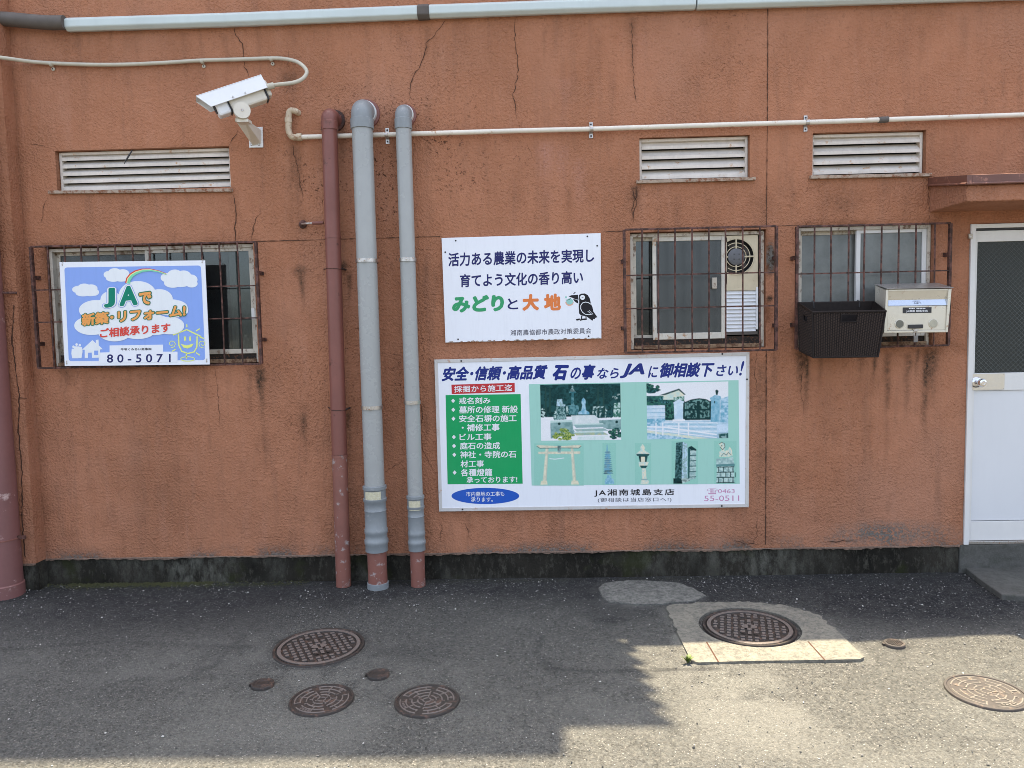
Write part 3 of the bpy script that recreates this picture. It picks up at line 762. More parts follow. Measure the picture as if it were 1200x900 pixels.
# ---- windows
def make_glass(name, tint, rough, gloss, frost=0.0, frostc=(.2, .22, .22)):
    mt, t, b = new_mat(name)
    t.nodes.remove(b); out = t.nodes["Material Output"]; v = objvec(t)
    tr = N(t, "ShaderNodeBsdfTransparent"); tr.inputs[0].default_value = (*tint, 1)
    gl = N(t, "ShaderNodeBsdfGlossy"); gl.inputs["Roughness"].default_value = rough; gl.inputs[0].default_value = (.9, .95, .95, 1)
    df = N(t, "ShaderNodeBsdfDiffuse")
    t.links.new(mix(t, ramp(t, noise(t, v, 5, 6, .7), .35, .7), frostc, tuple(x*.6 for x in frostc)), df.inputs[0])
    m1 = N(t, "ShaderNodeMixShader"); m1.inputs[0].default_value = frost
    t.links.new(tr.outputs[0], m1.inputs[1]); t.links.new(df.outputs[0], m1.inputs[2])
    fr = N(t, "ShaderNodeFresnel"); fr.inputs[0].default_value = 1.5
    bp = N(t, "ShaderNodeBump"); bp.inputs["Strength"].default_value = .25; bp.inputs["Distance"].default_value = .002
    t.links.new(noise(t, v, 9, 3), bp.inputs["Height"]); t.links.new(bp.outputs[0], gl.inputs["Normal"])
    m2 = N(t, "ShaderNodeMixShader"); t.links.new(ramp(t, fr.outputs[0], 0, 1, gloss, 1), m2.inputs[0])
    t.links.new(m1.outputs[0], m2.inputs[1]); t.links.new(gl.outputs[0], m2.inputs[2])
    t.links.new(m2.outputs[0], out.inputs[0])
    return mt
G_CLEAR = make_glass("clear_glass", (.55, .58, .57), .06, .02, .05)
G_DIRTY = make_glass("dusty_glass", (.45, .48, .47), .3, .02, .30, (.13, .14, .14))
G_FROST = make_glass("frosted_glass", (.4, .43, .42), .25, .03, .72, (.215, .225, .21))
M_CURTAIN = paint("gray_curtain", (.36, .39, .38), .9, 0, 0, .25, 4)
M_CURTAIN2 = paint("pale_curtain", (.42, .45, .43), .9, 0, 0, .25, 4)
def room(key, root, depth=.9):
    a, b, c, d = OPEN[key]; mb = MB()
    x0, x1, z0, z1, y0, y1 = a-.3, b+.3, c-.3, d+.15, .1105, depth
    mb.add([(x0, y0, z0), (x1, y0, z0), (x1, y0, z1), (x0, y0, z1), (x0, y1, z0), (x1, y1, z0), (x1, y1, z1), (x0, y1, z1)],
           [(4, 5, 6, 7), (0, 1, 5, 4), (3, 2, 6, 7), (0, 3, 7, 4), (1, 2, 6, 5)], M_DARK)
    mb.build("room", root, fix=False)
def curtain(root, x0, x1, z0, z1, y, mat, amp=.012, folds=7, seed=0):
    rnd = random.Random(seed); n = 90; vs_ = []
    ph = [rnd.uniform(0, 6) for _ in range(4)]
    for j in range(12):
        for i in range(n+1):
            u = i/n; t_ = j/11
            yy = y+amp*(math.sin(u*folds*6.28+ph[0]+math.sin(t_*2+ph[1])*.5)*(.6+.4*t_)+.5*math.sin(u*folds*2.3*6.28+ph[2]))
            vs_.append((x0+(x1-x0)*u, yy, z1+(z0-z1)*t_))
    mb = MB(); mb.add(vs_, [(j*(n+1)+i, j*(n+1)+i+1, (j+1)*(n+1)+i+1, (j+1)*(n+1)+i) for j in range(11) for i in range(n)], mat)
    mb.build("curtain", root, smooth=True, fix=False)
def window(key):
    root = bpy.data.objects.new("window", None); COL.objects.link(root); root.parent = bld
    a, b, c, d = OPEN[key]; fb = MB(); y0, y1 = .028, .105; fw = .022
    fb.box(a+.003, a+fw, y0, y1, c+.004, d-.004, M_CREAMALU); fb.box(b-fw, b-.003, y0, y1, c+.004, d-.004, M_CREAMALU)
    fb.box(a+fw, b-fw, y0+.002, y1, d-.026, d-.004, M_CREAMALU); fb.box(a+fw, b-fw, y0-.012, y1, c+.004, c+.028, M_SILLRUST)
    fb.box(a+fw, b-fw, y0+.02, y1-.02, c+.028, c+.075, M_SILLDIRT)
    fb.build("frame", root, bevel=.002)
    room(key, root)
    return root, (a+fw, b-fw, c+.062, d-.026)
def sash(root, x0, x1, z0, z1, y, glass, st=.024, mat=None, rail=.03):
    mat = mat or M_CREAMALU; sb = MB()
    sb.box(x0, x0+st, y, y+.025, z0, z1, mat); sb.box(x1-st, x1, y, y+.025, z0, z1, mat)
    sb.box(x0+st, x1-st, y+.001, y+.024, z0, z0+rail, mat); sb.box(x0+st, x1-st, y+.001, y+.024, z1-rail*.7, z1, mat)
    s = sb.build("sash", root, bevel=.002)
    gb = MB(); gb.box(x0+st-.002, x1-st+.002, y+.010, y+.015, z0+rail-.002, z1-rail*.7+.002, glass)
    gb.build("pane", root)
def wx(x, y=340): return W(x, y, -.04).x
M_DIRTYALU = paint("dirty_alu", (.66, .63, .55), .45, 0, .16, .5, 8, (.2, .11, .05))
# left window, behind the blue sign
w1, (a, b, c, d) = window('win_a')
sash(w1, a, wx(178), c, d, .07, G_DIRTY); sash(w1, wx(172), b, c, d, .038, G_CLEAR)
curtain(w1, wx(264), b+.02, c, d, .12, M_CURTAIN2, .003, 2, 2)
lb = MB(); lb.box(wx(294), wx(299), .030, .036, W(296, 374).z, W(296, 361).z, M_WHITEALU); lb.build("latch", w1)
# middle window
w2, (a, b, c, d) = window('win_b')
sash(w2, a, wx(772), c, d, .072, G_CLEAR)
sash(w2, wx(765), wx(850), c, d, .04, G_DIRTY, .024, M_DIRTYALU, .04)
curtain(w2, wx(769), wx(845), c, d, .12, M_CURTAIN, .008, 1.7, 4)
lb = MB(); lb.box(wx(834), wx(839.5), .022, .041, W(837, 338).z, W(837, 325).z, M_CREAMALU); lb.build("handle", w2, bevel=.002)
# right window
w3, (a, b, c, d) = window('win_c')
sash(w3, a, wx(1012), c, d, .072, G_FROST); sash(w3, wx(1003), b, c, d, .04, G_FROST, .026, M_WHITEALU)
curtain(w3, a-.02, wx(1000), c, d, .16, M_CURTAIN2, .006, 4, 6); curtain(w3, wx(1015), b+.02, c, d, .18, M_CURTAIN2, .006, 4, 7)

# ---- door
def door():
    a, b, c, d = OPEN['door']
    root = bpy.data.objects.new("door", None); COL.objects.link(root); root.parent = bld
    fb = MB(); fw = .032
    fb.box(a+.002, a+fw, -.012, .1, c+.004, d-.003, M_WHITEALU); fb.box(b-fw, b-.002, -.012, .1, c+.004, d-.003, M_WHITEALU)
    fb.box(a+fw, b-fw, -.010, .1, d-.028, d-.003, M_WHITEALU)
    fb.box(a+fw, b-fw, .006, .1, d-.04, d-.0285, M_BLACK); fb.box(a+fw, b-fw, -.004, .1, c+.004, c+.022, M_STEEL)
    fb.build("door_frame", root, bevel=.002)
    dy = .012
    lf = MB(); X0, X1 = a+fw+.003, b-fw-.003
    zt, zg1 = d-.042, W(1165, 283, -dy).z
    zg0, zr = W(1165, 437, -dy).z, W(1165, 457.5, -dy).z
    zk1, zk0 = W(1165, 611, -dy).z, c+.024
    st = W(1139, 360, -dy).x-X0
    st = max(st, .022)
    lf.box(X0, X0+st, dy, dy+.035, zk0, zt, M_WHITEALU); lf.box(X1-st, X1, dy, dy+.035, zk0, zt, M_WHITEALU)
    lf.box(X0+st, X1-st, dy+.001, dy+.034, zg1, zt, M_WHITEALU)
    lf.box(X0+st, X1-st, dy-.001, dy+.034, zr, zg0, M_WHITEALU)
    lf.box(X0+st, X1-st, dy+.010, dy+.03, zk1+.004, zr-.002, M_DOOR)
    lf.box(X0+st, X1-st, dy+.001, dy+.034, zk0, zk1, M_WHITEALU)
    lf.build("leaf", root, bevel=.002)
    mt, t, b_ = new_mat("wired_glass"); v = objvec(t)
    mp = N(t, "ShaderNodeMapping"); mp.inputs["Rotation"].default_value = (0, R(45), 0); t.links.new(v, mp.inputs[0])
    sx = N(t, "ShaderNodeSeparateXYZ"); t.links.new(mp.outputs[0], sx.inputs[0])
    def grid(o): return ramp(t, mth(t, 'ABSOLUTE', mth(t, 'SUBTRACT', mth(t, 'FRACT', mth(t, 'MULTIPLY', o, 46.0)), .5)), .41, .47)
    g = mth(t, 'MAXIMUM', grid(sx.outputs[0]), grid(sx.outputs[2]))
    n_ = noise(t, v, 3, 3)
    t.links.new(mix(t, mth(t, 'MULTIPLY', g, .75), mix(t, n_, (.02, .024, .022), (.034, .038, .035)), (.11, .12, .112)), b_.inputs["Base Color"])
    b_.inputs["Roughness"].default_value = .3; b_.inputs["Specular IOR Level"].default_value = .25
    bump(t, b_, mth(t, 'ADD', noise(t, v, 160, 2), g), .5, .0015)
    gb = MB(); gb.box(X0+st-.002, X1-st+.002, dy+.014, dy+.02, zg0-.002, zg1+.002, mt); gb.build("pane", root)
    pl = MB(); px1 = W(1178, 447, 0).x; pl.box(X0+.002, px1, dy-.0055, dy-.0012, zr+.006, zg0-.004, M_BRUSHED)
    for sx_ in (X0+.008, px1-.006):
        for sz in (zr+.011, zg0-.009): pl.lathe((sx_, dy-.0055, sz), (0, -1, 0), [(.003, 0), (.0028, .0012), (0, .0016)], M_STEEL, 10)
    pl.build("lock_plate", root)
    kb = MB(); kc = W(1145, 448, 0); kc.y = dy-.006
    kb.lathe(kc, (0, -1, 0), [(.034, 0), (.034, .003), (.029, .008), (.012, .011), (.011, .03), (.02, .036), (.026, .05), (.0265, .06), (.022, .07), (.012, .0725), (.011, .069), (0, .069)], M_CHROME, 40)
    kb.build("knob", root, smooth=True)
    hb = MB(); q = W(1137.2, 277, .012); hb.box(q.x-.012, q.x+.012, -.017, -.0118, q.z-.016, q.z+.016, M_CREAMALU); hb.box(q.x-.004, q.x+.004, -.019, -.0165, q.z-.007, q.z+.001, M_WHITEALU)
    hb.build("door_plate", root, bevel=.001)
door()

# ================================================================= PIPES AND CONDUITS
def arc(a, b, c, n=10):
    """quadratic bend from a to c with corner b"""
    a, b, c = Vector(a), Vector(b), Vector(c)
    out = []
    for i in range(n+1):
        t = i/n; out.append(a*(1-t)**2*.85+b*2*t*(1-t)*.85+c*t*t*.85+(a*(1-t)+c*t)*0+(a*(1-t)**2+b*2*t*(1-t)+c*t*t)*.15)
    return out
def band(mb, c, r, mat, h=.02, th=.006):
    mb.lathe((c.x, c.y, c.z-h/2), (0, 0, 1), [(r+.0004, 0), (r+th, 0), (r+th, h), (r+.0004, h)], mat, 40)
def gray_pipe(label, top, bot, d, r, clamps, fit, sticker):
    pt, pb = W(*top, d), G(*bot); pb.y = -d*1.0
    pb = Vector((W(bot[0], bot[1]-6, d).x, -d, 0))
    root = thing("drain_pipe", label, "drain pipe", pb, "drain pipes up the wall")
    def at(py):
        z = W(440, py, d).z; t = (z-pb.z)/(pt.z-pb.z); return pb.lerp(pt, t)
    zf1, zf0 = at(fit[0]), at(fit[1])
    q = MB(); q.tube([zf1-Vector((0, 0, .01)), at(240), pt], r, M_GRAYPIPE, 40); q.build("pipe", root, smooth=True)
    el = MB(); wy = .0
    el.tube([(pt.x, wy, pt.z+r*1.15), (pt.x, -d*.45, pt.z+r*1.15)]+arc((pt.x, -d*.45, pt.z+r*1.15), (pt.x, -d, pt.z+r*1.15), (pt.x, -d, pt.z+.01), 12)+[(pt.x, -d, pt.z-.035)], r*1.04, M_GRAYFIT, 36)
    el.lathe((pt.x, -d, pt.z-.055), (0, 0, 1), [(r*1.01, 0), (r*1.12, .002), (r*1.12, .06), (r*1.04, .064)], M_GRAYFIT, 40)
    el.build("elbow", root, smooth=True)
    cl = MB(); cl.lathe((pt.x, -.0005, pt.z+r*1.15), (0, -1, 0), [(r*1.45, 0), (r*1.4, .012), (r*1.05, .016)], M_PIPEBROWN, 36)
    cl.lathe((pt.x, -.017, pt.z+r*1.15), (0, -1, 0), [(r*1.05, 0), (r*1.15, .001), (r*1.15, .03), (r*1.05, .031)], M_WHITEALU, 36)
    cl.build("wall_collar", root, smooth=True)
    for cy_ in clamps:
        c = at(cy_); cm = MB(); band(cm, c, r, M_STEEL, .022)
        cm.box(c.x-.010, c.x+.012, c.y-r-.012, c.y-r-.003, c.z-.011, c.z+.011, M_STEEL)
        cm.lathe((c.x+.001, c.y-r-.012, c.z), (0, -1, 0), [(.005, 0), (.005, .004), (0, .005)], M_STEEL, 8)
        cm.box(c.x+r*.5, c.x+r*.5+.012, c.y+r*.7, -.001, c.z-.008, c.z+.008, M_RUSTBAR)
        cm.build("clamp", root)
    f = MB(); L = zf1.z-zf0.z
    prof = []
    for u, k in ((0, 1.0), (.0, 1.13), (.10, 1.13), (.12, 1.2), (.17, 1.2), (.19, 1.1), (.26, 1.1), (.28, 1.17), (.33, 1.17), (.35, 1.1), (.60, 1.08), (.62, 1.13), (.63, 1.08), (.74, 1.08), (.76, 1.17), (.80, 1.17), (.81, 1.1), (.93, 1.1), (.94, 1.19), (.985, 1.19), (1.0, 1.0)):
        prof.append((r*k, u*L))
    f.lathe(zf0, (0, 0, 1), prof, M_GRAYFIT, 44); fo = f.build("coupling", root, smooth=True)
    # faded paper sticker, curved round the coupling
    st = MB(); zs0, zs1 = at(sticker[1]).z, at(sticker[0]).z; vs_ = []; n = 10; rs = r*1.155
    c0 = at((sticker[0]+sticker[1])/2)
    for i in range(n+1):
        a = R(-90-42+84*i/n); vs_ += [(c0.x+rs*math.cos(a), c0.y+rs*math.sin(a), zs0), (c0.x+rs*math.cos(a), c0.y+rs*math.sin(a), zs1)]
    st.add(vs_, [(2*i, 2*i+2, 2*i+3, 2*i+1) for i in range(n)], M_STICKER); st.build("sticker", fo)
    b_ = MB(); b_.lathe((pb.x, pb.y, -.02), (0, 0, 1), [(r*.97, 0), (r*.97, zf0.z+.025)], M_STUBBROWN, 40); b_.build("base_pipe", root, smooth=True)
    return root, pb
M_STICKER = paint("faded_sticker", (.62, .58, .4), .7, 0, .3, .5, 60, (.35, .34, .28))
g1, pb = gray_pipe("thicker of the two gray plastic drain pipes, with silver clamps and faded sticker", (424.2, 141), (443, 690), .125, .0625, (305.5, 477), (568, 645), (574, 586.5))
c = MB(); c.lathe((pb.x, pb.y, -.012), (0, 0, 1), [(.068, 0), (.068, .045), (.062, .047)], M_GRAYFIT, 40); c.build("base_collar", g1, smooth=True)
gray_pipe("slimmer gray plastic drain pipe standing beside the white slogan sign", (472.5, 141), (490, 688), .10, .0475, (305.5, 472), (580.5, 645), (586, 597))
# brown pipe
def brown_pipe():
    d, r = .09, .0475
    pt = W(386, 145, d); pb = Vector((W(402.5, 680, d).x, -d, 0))
    root = thing("drain_pipe", "brown painted drain pipe with flaking lower half, left of the gray pipes", "drain pipe", pb, "drain pipes up the wall")
    at = lambda py: pb.lerp(pt, (W(394, py, d).z)/(pt.z))
    q = MB(); q.tube([at(534), at(330), pt], r, M_PIPEBROWN, 36); q.build("pipe", root, smooth=True)
    q = MB(); q.tube([pb, at(600), at(532)], r*1.0, M_STUBBROWN, 36); band(q, at(534), r, M_STUBBROWN, .012, .003); q.build("base_pipe", root, smooth=True)
    q = MB(); zz = pt.z+r*.9
    q.tube([(pt.x+.012, 0, zz), (pt.x+.01, -d*.35, zz)]+arc((pt.x+.008, -d*.35, zz), (pt.x, -d-.01, zz+.02), (pt.x, -d, pt.z+.005), 10)+[(pt.x, -d, pt.z-.03)], r*1.03, M_PIPEBROWN, 32)
    q.lathe((pt.x, -d, pt.z-.04), (0, 0, 1), [(r, 0), (r*1.1, .001), (r*1.1, .05), (r, .055)], M_PIPEBROWN, 36); q.build("elbow", root, smooth=True)
    q = MB(); q.lathe((pt.x+.012, -.0005, zz), (0, -1, 0), [(r*1.4, 0), (r*1.35, .01), (r*1.05, .016)], M_RUSTBAR, 32); q.build("wall_collar", root, smooth=True)
    q = MB(); band(q, at(278), r, M_PIPEBROWN, .014, .0025); q.build("joint_collar", root)
    for cy_ in (315, 480):
        q = MB(); cc = at(cy_); q.lathe((cc.x, cc.y, cc.z-.003), (0.06, 0, 1), [(r+.001, 0), (r+.004, .002), (r+.001, .004)], M_RUSTBAR, 30)
        q.tube([(cc.x-r-.002, cc.y, cc.z), (cc.x-r-.03, -.02, cc.z+.008), (cc.x-r-.04, 0, cc.z+.005)], .003, M_RUSTBAR, 6)
        q.tube([(cc.x+r, cc.y, cc.z), (cc.x+r+.004, 0, cc.z)], .006, M_BLACK, 6); q.build("tie_wire", root)
    q = MB(); e = W(354, 262.5, .02); f_ = W(379, 261, .05)
    q.tube([f_, W(366, 261.5, .05)], .010, M_PIPEBROWN, 12); q.tube([W(367, 261.5, .05), W(358, 262, .045), e], .006, M_STEEL, 10)
    q.lathe((e.x, 0, e.z), (0, -1, 0), [(.028, 0), (.024, .012), (.008, .022)], M_RUSTBAR, 9); q.build("stub_bracket", root)
brown_pipe()
# large pipe cut by the left edge of the photograph
def corner_pipe():
    r = .105; pb = G(6, 697); pb.z = 0
    root = thing("drain_pipe", "thick pinkish brown pipe at the corner, scuffed, with ring joints near its foot", "drain pipe", pb, "drain pipes up the wall")
    q = MB(); q.lathe((pb.x, pb.y, -.01), (0, 0, 1), [(r, 0), (r, 3.6)], M_PIPEROSE, 48); q.build("pipe", root, smooth=True)
    q = MB(); q.lathe((pb.x, pb.y, -.012), (0, 0, 1), [(r, 0), (r*1.06, 0), (r*1.06, .085), (r, .092)], M_PIPEROSE, 48); q.build("base_collar", root, smooth=True)
    q = MB(); z = .36; q.lathe((pb.x, pb.y, z), (0, 0, 1), [(r+.0006, 0), (r+.004, .001), (r+.004, .008), (r+.0006, .009)], M_STUBBROWN, 48)
    q.box(pb.x+r*.5, pb.x+r+.05, pb.y, pb.y+.014, z, z+.02, M_RUSTBAR); q.build("clamp", root)
    q = MB(); z = W(3, 343, .15).z; q.tube([(pb.x+r*.8, pb.y+.03, z), (pb.x+r+.06, -PD-.002, z)], .008, M_RUSTBAR, 8); q.build("wall_tie", root)
M_PIPEROSE = paint("rose_brown_pvc", (.235, .105, .095), .5, 0, .06, .35, 4, (.3, .22, .2))
corner_pipe()

# white conduit under the roofline
def conduit():
    d = .035; r = .0145
    e0 = W(338, 130, 0)
    root = thing("conduit_pipe", "long thin cream conduit pipe running across the wall above the windows", "conduit", e0)
    a = W(350, 160.8, d); pts = [a]+[W(x, y, d) for x, y in ((470, 157.3), (600, 153.4), (700, 151), (830, 146.7), (950, 143.2), (1100, 138), (1260, 132.5))]
    q = MB(); q.tube(pts, r, M_WHITEPIPE, 20); q.build("pipe", root, smooth=True)
    q = MB(); up = W(338, 131, d)
    lo = W(338.5, 157, d)
    q.tube([W(350, 132.5, 0), W(348, 131.5, d*.5)]+arc(W(347, 130.5, d*.9), W(338, 126.5, d), (up.x, -d, up.z-.03), 8)+[W(338, 148, d)]+arc(W(338, 150, d), W(338.8, 161.5, d), W(346, 161, d), 8)+[a], r*1.3, M_OLDELBOW, 18)
    q.lathe(W(338, 141, d), (0, 0, 1), [(r*1.25, -.016), (r*1.55, -.014), (r*1.55, .014), (r*1.25, .016)], M_OLDELBOW, 18)
    q.lathe(W(351, 160.7, d), (1, 0, .02), [(r*1.25, -.016), (r*1.6, -.014), (r*1.6, .014), (r*1.25, .016)], M_OLDELBOW, 18)
    q.build("elbow", root, smooth=True)
    for x, y in ((453, 157.9), (693, 151.2), (946, 143.3)):
        c = W(x, y, d); q = MB(); q.lathe(c, (1, 0, .03), [(r+.0005, -.011), (r+.003, -.011), (r+.003, .011), (r+.0005, .011)], M_STEEL, 20)
        q.box(c.x-.011, c.x+.011, -.008, -.0005, c.z-.048, c.z+.048, M_STEEL); 
        for s_ in (-.035, .035): q.lathe((c.x, -.008, c.z+s_), (0, -1, 0), [(.006, 0), (.005, .004), (0, .005)], M_BLACK, 8)
        q.build("clamp", root)
    q = MB(); c = W(1035, 140.3, d); q.lathe(c, (1, 0, .03), [(r+.0005, -.028), (r+.004, -.028), (r+.004, .028), (r+.0005, .028)], M_DUCTGRAY, 20); q.build("coupling", root, smooth=True)
conduit()
# camera cable conduit
def cable():
    root = thing("cable_conduit", "beige flexible cable conduit looping from the left edge into the security camera", "conduit", W(60, 74, .02))
    r = .0115
    P = [(-40, 62, .125), (-8, 66.3, .125), (8, 68.4, .118), (26, 70.9, .06), (44, 72.9, .022), (70, 74.5, .02), (110, 75.8, .02), (150, 75.5, .02), (195, 73.4, .02), (237, 70.8, .02), (280, 69.6, .02), (318, 68.3, .02), (335, 69.2, .03), (348, 72.5, .05), (356, 78, .08), (359.5, 84, .11), (357, 90, .14), (350, 95, .17), (340, 97.6, .19), (328, 98.8, .21), (317, 100.5, .22)]
    V = [W(*p) for p in P]; S = []
    for i in range(len(V)-1):                  # Catmull-Rom
        p0, p1, p2, p3 = V[max(0, i-1)], V[i], V[i+1], V[min(len(V)-1, i+2)]
        for k in range(6):
            t = k/6; S.append(.5*((2*p1)+(p2-p0)*t+(2*p0-5*p1+4*p2-p3)*t*t+(3*p1-p0-3*p2+p3)*t**3))
    S.append(V[-1]); q = MB(); q.tube(S, r, M_FLEX, 14); q.build("conduit", root, smooth=True)
    for x, y in ((60, 75.2), (237, 71.8), (318, 69)):
        c = W(x, y, .018); q = MB(); q.lathe(c, (1, 0, 0), [(r+.0005, -.008), (r+.003, -.008), (r+.003, .008), (r+.0005, .008)], M_FLEX, 16)
        q.lathe((c.x+.003, -.004, c.z-.026), (0, -1, 0), [(.011, 0), (.011, .004), (.006, .007), (0, .007)], M_FLEX, 14)
        q.lathe((c.x+.003, -.011, c.z-.026), (0, -1, 0), [(.004, 0), (.004, .002), (0, .002)], M_RUSTBAR, 10); q.build("clip", root)
cable()
# pale duct along the top
def duct():
    d = .065
    root = thing("cable_duct", "wide pale blue duct running along the top of the wall", "duct", W(80, 27, 0))
    def seg(pts, mat, name, hpx, dd=d, bev=.012):
        q = MB(); n = len(pts); vs_ = []
        for (x, y) in pts:
            c = W(x, y, dd); h = hpx/2/186.0
            for yy, zz in ((0, h*.8), (-dd*.6, h), (-dd, h*.55), (-dd, -h*.55), (-dd*.6, -h), (0, -h*.8)): vs_.append((c.x, yy-.0005, c.z+zz))
        K = 6
        q.add(vs_, [(i*K+k, i*K+(k+1) % K, (i+1)*K+(k+1) % K, (i+1)*K+k) for i in range(n-1) for k in range(K)]+[tuple(range(K))[::-1], tuple((n-1)*K+k for k in range(K))], mat)
        return q.build(name, root, bevel=.006)
    seg([(74.5, 26.8), (280, 20.3), (489, 11.8)], M_DUCT, "duct_cover", 15.5)
    seg([(502, 11.2), (660, 5.4), (816, .6)], M_DUCT, "duct_cover", 15.5)
    seg([(817.5, .6), (1000, -5), (1280, -14)], M_DUCT, "duct_cover", 15.5)
    seg([(488.5, 11.8), (502.5, 11.2)], M_DUCTGRAY, "duct_joint", 17, d+.004)
    q = MB(); q.tube([W(x, y, .055) for x, y in ((-60, 20), (-20, 21.5), (10, 22.5), (40, 25.5), (60, 26.8), (76, 26.6))], .042, M_DUCTGRAY, 18); q.build("insulated_pipe", root, smooth=True)
duct()

# ================================================================= SECURITY CAMERA
def security_camera():
    pl = [(291, 149), (307.5, 148.5), (308, 172.6), (292, 173)]
    c0 = W(300, 161)
    root = thing("security_camera", "white bullet security camera with sunshield on a wall bracket above left vent", "security camera", c0)
    q = MB(); q.pxbox(pl, .0005, .012, M_CAMWHITE); q.build("wall_plate", root, bevel=.002)
    q = MB()
    for x, y in ((302.6, 151.5), (294.6, 169.3), (303.5, 169.3)):
        q = MB(); q.lathe(W(x, y, .012), (0, -1, 0), [(.008, 0), (.008, .003), (.005, .006), (0, .006)], M_STEEL, 8); q.build("screw", root)
    q = MB(); q.lathe(W(298.5, 161, .0125), (0, -1, 0), [(.010, 0), (.010, .0015), (0, .0015)], M_BLACK, 16); q.build("cable_hole", root)
    q = MB(); a, b = W(301, 168, .012), W(281, 143, .22)
    q.hexa([W(276.5, 142.5, .20), W(287, 141.5, .26), W(306, 168, .013), W(296, 171, .013), W(276.5, 140, .20), W(287.5, 139, .26), W(306, 152, .013), W(297, 152, .013)], M_CAMCREAM)
    q.tube([W(282, 143.5, .24), W(282, 139, .24)], .032, M_CAMCREAM, 20); q.build("bracket_arm", root, bevel=.003)
    A, B, C_, D_ = W(229.9, 112.9, .40), W(306.3, 87.8, .25), W(313.9, 102.4, .25), W(247.4, 125.2, .38)
    u = (B-A).normalized(); wv = Vector((-u.y, u.x, 0)).normalized()
    if wv.y < 0: wv = -wv
    nrm = u.cross(wv); nrm = nrm if nrm.z > 0 else -nrm; wid = .115
    q = MB(); rear, front = B, A
    # joint: two round cheeks
    j = W(283.5, 130, .30)
    for s_ in (-.02, .0): q.lathe(j+wv*(s_+.0), wv, [(.047, 0), (.047, .012), (.04, .014)], M_CAMCREAM, 28)
    q.box(j.x-.034, j.x+.034, j.y+.0, j.y+.06, j.z-.062, j.z-.045, M_CAMCREAM)
    q.lathe(j-wv*.021, -wv, [(.008, 0), (.006, .004), (0, .004)], M_STEEL, 10); q.build("swivel_joint", root, smooth=True)
    # body under the shield
    q = MB(); L = (B-A).length; h = (C_-B).length
    o_ = A+wv*.012
    def pt(s_, w_, n_): return o_+u*s_+wv*w_+nrm*n_
    h0 = -.072
    def blk(s0, s1, w0, w1, n0, n1, mat, mbx, ch=.0):
        mbx.hexa([pt(s0, w0, n1), pt(s1, w0, n1), pt(s1, w0, n0), pt(s0, w0, n0), pt(s0, w1, n1), pt(s1, w1, n1), pt(s1, w1, n0), pt(s0, w1, n0)], mat)
    blk(.155, L-.02, .0, .092, -.135, -.02, M_CAMCREAM, q); bdy = q.build("body", root, bevel=.012)
    q = MB(); blk(.075, .15, .002, .09, -.137, -.02, M_CAMWHITE, q); q.build("front_ring", root, bevel=.012)
    q = MB(); blk(.1505, .1545, -.001, .093, -.138, -.02, M_BLACK, q); q.build("seal", root); q = MB(); blk(L-.02, L-.013, -.001, .093, -.135, -.02, M_BLACK, q); q.build("seal", root)
    q = MB(); blk(L-.0125, L+.015, .004, .088, -.12, -.025, M_CAMCREAM, q); q.build("rear_cap", root, bevel=.01)
    q = MB(); q.lathe(pt(.0745, .046, -.078), -u, [(.034, 0), (.034, .004), (.028, .005), (.02, .001), (0, .001)], M_BLACK, 28); q.build("lens", root, smooth=True)
    q = MB(); q.tube([W(321, 100, .222), W(312.5, 102, .235)], .018, M_FLEX, 14); q.build("cable_gland", root, smooth=True)
    # sunshield: folded sheet, open below, slanting visor at the front
    q = MB(); th = .004
    near_o = [A, B, C_, D_]
    far = [p+wv*wid for p in near_o]
    def slabq(P4, n_):
        n_ = n_.normalized()*th
        q.hexa([P4[0], P4[1], P4[2], P4[3], P4[0]+n_, P4[1]+n_, P4[2]+n_, P4[3]+n_], M_CAMWHITE)
    slabq(near_o, wv)
    slabq(far, -wv)
    q.hexa([A+nrm*.0005, B+nrm*.0005, B+wv*wid+nrm*.0005, A+wv*wid+nrm*.0005, A+nrm*(th+.0005), B+nrm*(th+.0005), B+wv*wid+nrm*(th+.0005), A+wv*wid+nrm*(th+.0005)], M_CAMWHITE)
    sh = q.build("sunshield", root, bevel=.002)
    for x, y in ((272.8, 113.2), (287.3, 108.5)):
        q = MB(); q.lathe(W(x, y, .335 if x < 280 else .305), -wv, [(.004, -.02), (.004, .006), (0, .006)], M_STEEL, 10); q.build("shield_screw", sh)
security_camera()

